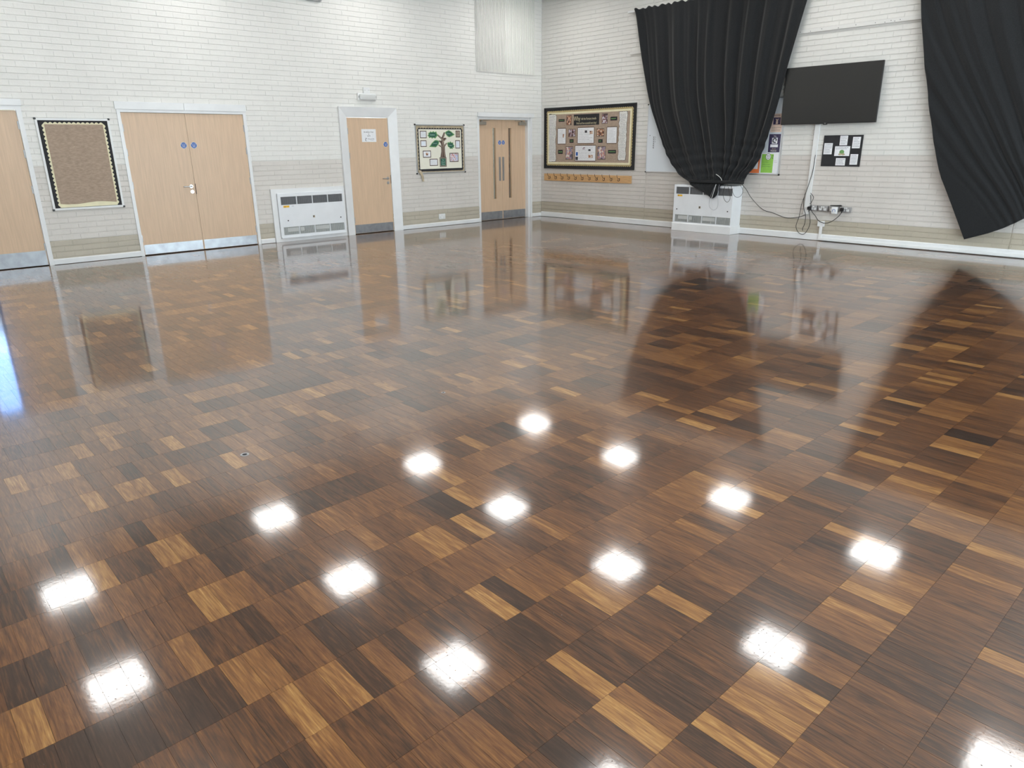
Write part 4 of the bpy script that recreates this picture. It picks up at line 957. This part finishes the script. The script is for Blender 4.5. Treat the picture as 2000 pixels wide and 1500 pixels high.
leaf([(-2.775,1.704),(-2.796,1.755),(-2.835,1.74),(-2.863,1.759),(-2.902,1.74),(-2.929,1.756),(-2.959,1.733),(-2.988,1.725),(-2.975,1.704),(-3.002,1.682),(-2.978,1.66),(-2.965,1.635),(-2.926,1.646),(-2.899,1.624),(-2.869,1.642),(-2.822,1.627),(-2.792,1.66),(-2.751,1.693)], word='Kindness')
leaf([(-2.594,1.734),(-2.553,1.76),(-2.503,1.779),(-2.445,1.757),(-2.358,1.698),(-2.419,1.671),(-2.49,1.649),(-2.538,1.668),(-2.575,1.712)])
leaf([(-2.974,1.478),(-2.913,1.544),(-2.843,1.595),(-2.804,1.602),(-2.738,1.587),(-2.74,1.543),(-2.781,1.499),(-2.822,1.47)])
leaf([(-2.549,1.542),(-2.523,1.564),(-2.499,1.552),(-2.468,1.578),(-2.445,1.552),(-2.404,1.556),(-2.401,1.518),(-2.372,1.503),(-2.388,1.481),(-2.374,1.458),(-2.419,1.462),(-2.415,1.436),(-2.46,1.444),(-2.48,1.436),(-2.499,1.463),(-2.533,1.482)])
pq = card(-2.742, -2.580, 1.114, 1.288, M_tan, M_brown, 'plaque', 0.0124, tb, WL, 0.012); lab(pq, 'green plaque with pale writing')
B().box(WL, -2.722, -2.600, 0.0142, 0.0150, 1.134, 1.268).build('plaque_face', M_green, pq)
for t, z in (('Our', 1.238), ('School', 1.200), ('Values', 1.162)): text(WL, t, 0.036, -2.661, z, 0.0153, M_palegreen, pq, squash=0.9)
b = B().box(WL, -3.205, -2.200, 0.0112, 0.016, 1.040, 1.080); b.build('black_strip', M_blackpaper, tb)
b = B(); rib = [((-3.254, 1.069), (-3.198, 1.060), .020), ((-3.243, 1.021), (-3.185, 1.025), .030), ((-3.205, 0.965), (-3.160, 0.962), .036), ((-3.188, 0.91), (-3.146, 0.908), .028), ((-3.183, 0.863), (-3.149, 0.861), .034)]
for (l, r, d) in rib:
    b.v += [WL(l[0], d, l[1]), WL(r[0], d+0.006, r[1]), WL(l[0], d+0.002, l[1]), WL(r[0], d+0.008, r[1])]
for i in range(len(rib)-1):
    n = i*4; b.f += [(n, n+1, n+5, n+4), (n+2, n+3, n+7, n+6), (n, n+2, n+6, n+4), (n+1, n+3, n+7, n+5)]
b.f += [(0, 1, 3, 2), (16, 17, 19, 18)]
lab(b.build('loose_border_strip', M_kraft, tb), 'strip of border paper peeling off and hanging down')

# ------------------------------------------------------------------ small things on the left wall
el = empty('emergency_light', WL(-4.265, 0.03, 2.248)); tag(el, 'white emergency light above the single door', 'wall light')
B().box(WL, -4.447, -4.085, 0.0, 0.045, 2.248, 2.366, 0.010).build('base', M_wplastic, el, smooth=True)
B().box(WL, -4.425, -4.107, 0.044, 0.075, 2.258, 2.345, 0.014).build('diffuser', mat('frosted_cover', (0.66, 0.67, 0.66), 0.2), el, smooth=True)
for s in (-4.432, -4.100): B().box(WL, s-0.008, s+0.008, 0.044, 0.052, 2.290, 2.325, 0.002).build('clip', M_steel, el)
b = B().box(WL, -4.322, -4.198, 0.0, 0.035, 2.366, 2.460, 0.003); jb2 = b.build('connection_box', M_wplastic, el)
B().disc(WL, -4.295, 2.415, 0.006, 0.035, 0.0356, 8).disc(WL, -4.225, 2.415, 0.006, 0.035, 0.0356, 8).build('screw', M_steel, jb2)
so = empty('wall_socket', WL(-2.738, 0.01, 0.132)); tag(so, 'white double wall socket low on the wall under the tree display', 'socket')
B().box(WL, -2.814, -2.660, 0.0, 0.014, 0.132, 0.234, 0.004).build('plate', M_wplastic, so)
for s in (-2.777, -2.697):
    b = B(); b.box(WL, s-0.003, s+0.003, 0.014, 0.0145, 0.170, 0.180); b.box(WL, s-0.013, s-0.006, 0.014, 0.0145, 0.150, 0.155); b.box(WL, s+0.006, s+0.013, 0.014, 0.0145, 0.150, 0.155); b.build('pin_hole', M_ink, so)
    B().box(WL, s-0.009+(0.022 if s < -2.74 else -0.022), s+0.009+(0.022 if s < -2.74 else -0.022), 0.014, 0.018, 0.195, 0.220, 0.002).build('switch', M_wplastic, so)
wu = empty('wall_unit', WL(-5.12, 0.1, 3.70)); tag(wu, 'grey wall-mounted box at the top edge above the heater', 'wall unit')
b = B().prism(lambda s, d, z: WL(d, s, z), [(0.0, 3.715), (0.11, 3.735), (0.12, 3.90), (0.0, 3.96)], -5.27, -4.97); b.build('casing', mat('grey_casing', (0.45, 0.46, 0.48), 0.5), wu)
B().box(WL, -5.25, -4.99, 0.0, 0.05, 3.695, 3.716).build('mount', M_steel, wu)
gr = empty('vent_grille', WL(-0.983, 0.02, 2.857)); tag(gr, 'tall white ribbed vent panel high in the corner above the doors', 'vent')
b = B().ring(WL, -1.768, -0.205, 2.853, 4.30, 0.012, 0.0, 0.020); b.build('edge_trim', PAINT[2], gr)
for a, c, dep in ((-1.755, -1.008, 0.030), (-0.998, -0.218, 0.020)):
    b = B(); k = 21; pts = []
    for i in range(k):
        s = a+(c-a)*i/k; p = (c-a)/k
        pts += [(s, 0.006), (s+p*0.30, 0.006), (s+p*0.45, dep), (s+p*0.85, dep), (s+p*0.999, 0.006)]
    b.prism(lambda s, d, z: WL(s, d, 0) if False else WL(s, z, d), pts+[(c, 0.001), (a, 0.001)], 2.862, 4.295)
    lab(b.build('ribbed_panel', PAINT[2], gr), 'vertically ribbed white panel')

# metal caps let into the floor
WF = lambda s, d, z: Vector((s, z, d))
for (x, y, l) in ((-10.088, -8.024, 'round metal cap set in the floor blocks'), (-8.772, -7.969, 'small round metal cap set in the floor blocks')):
    r = 0.022 if x < -10 else 0.013
    t = B().disc(WF, x, y, r, -0.001, 0.0018, 20).build('floor_cap', M_steel, floor); lab(t, l)
    B().disc(WF, x, y, r*0.55, 0.0018, 0.0024, 14).build('cap_screw', M_dark, t)
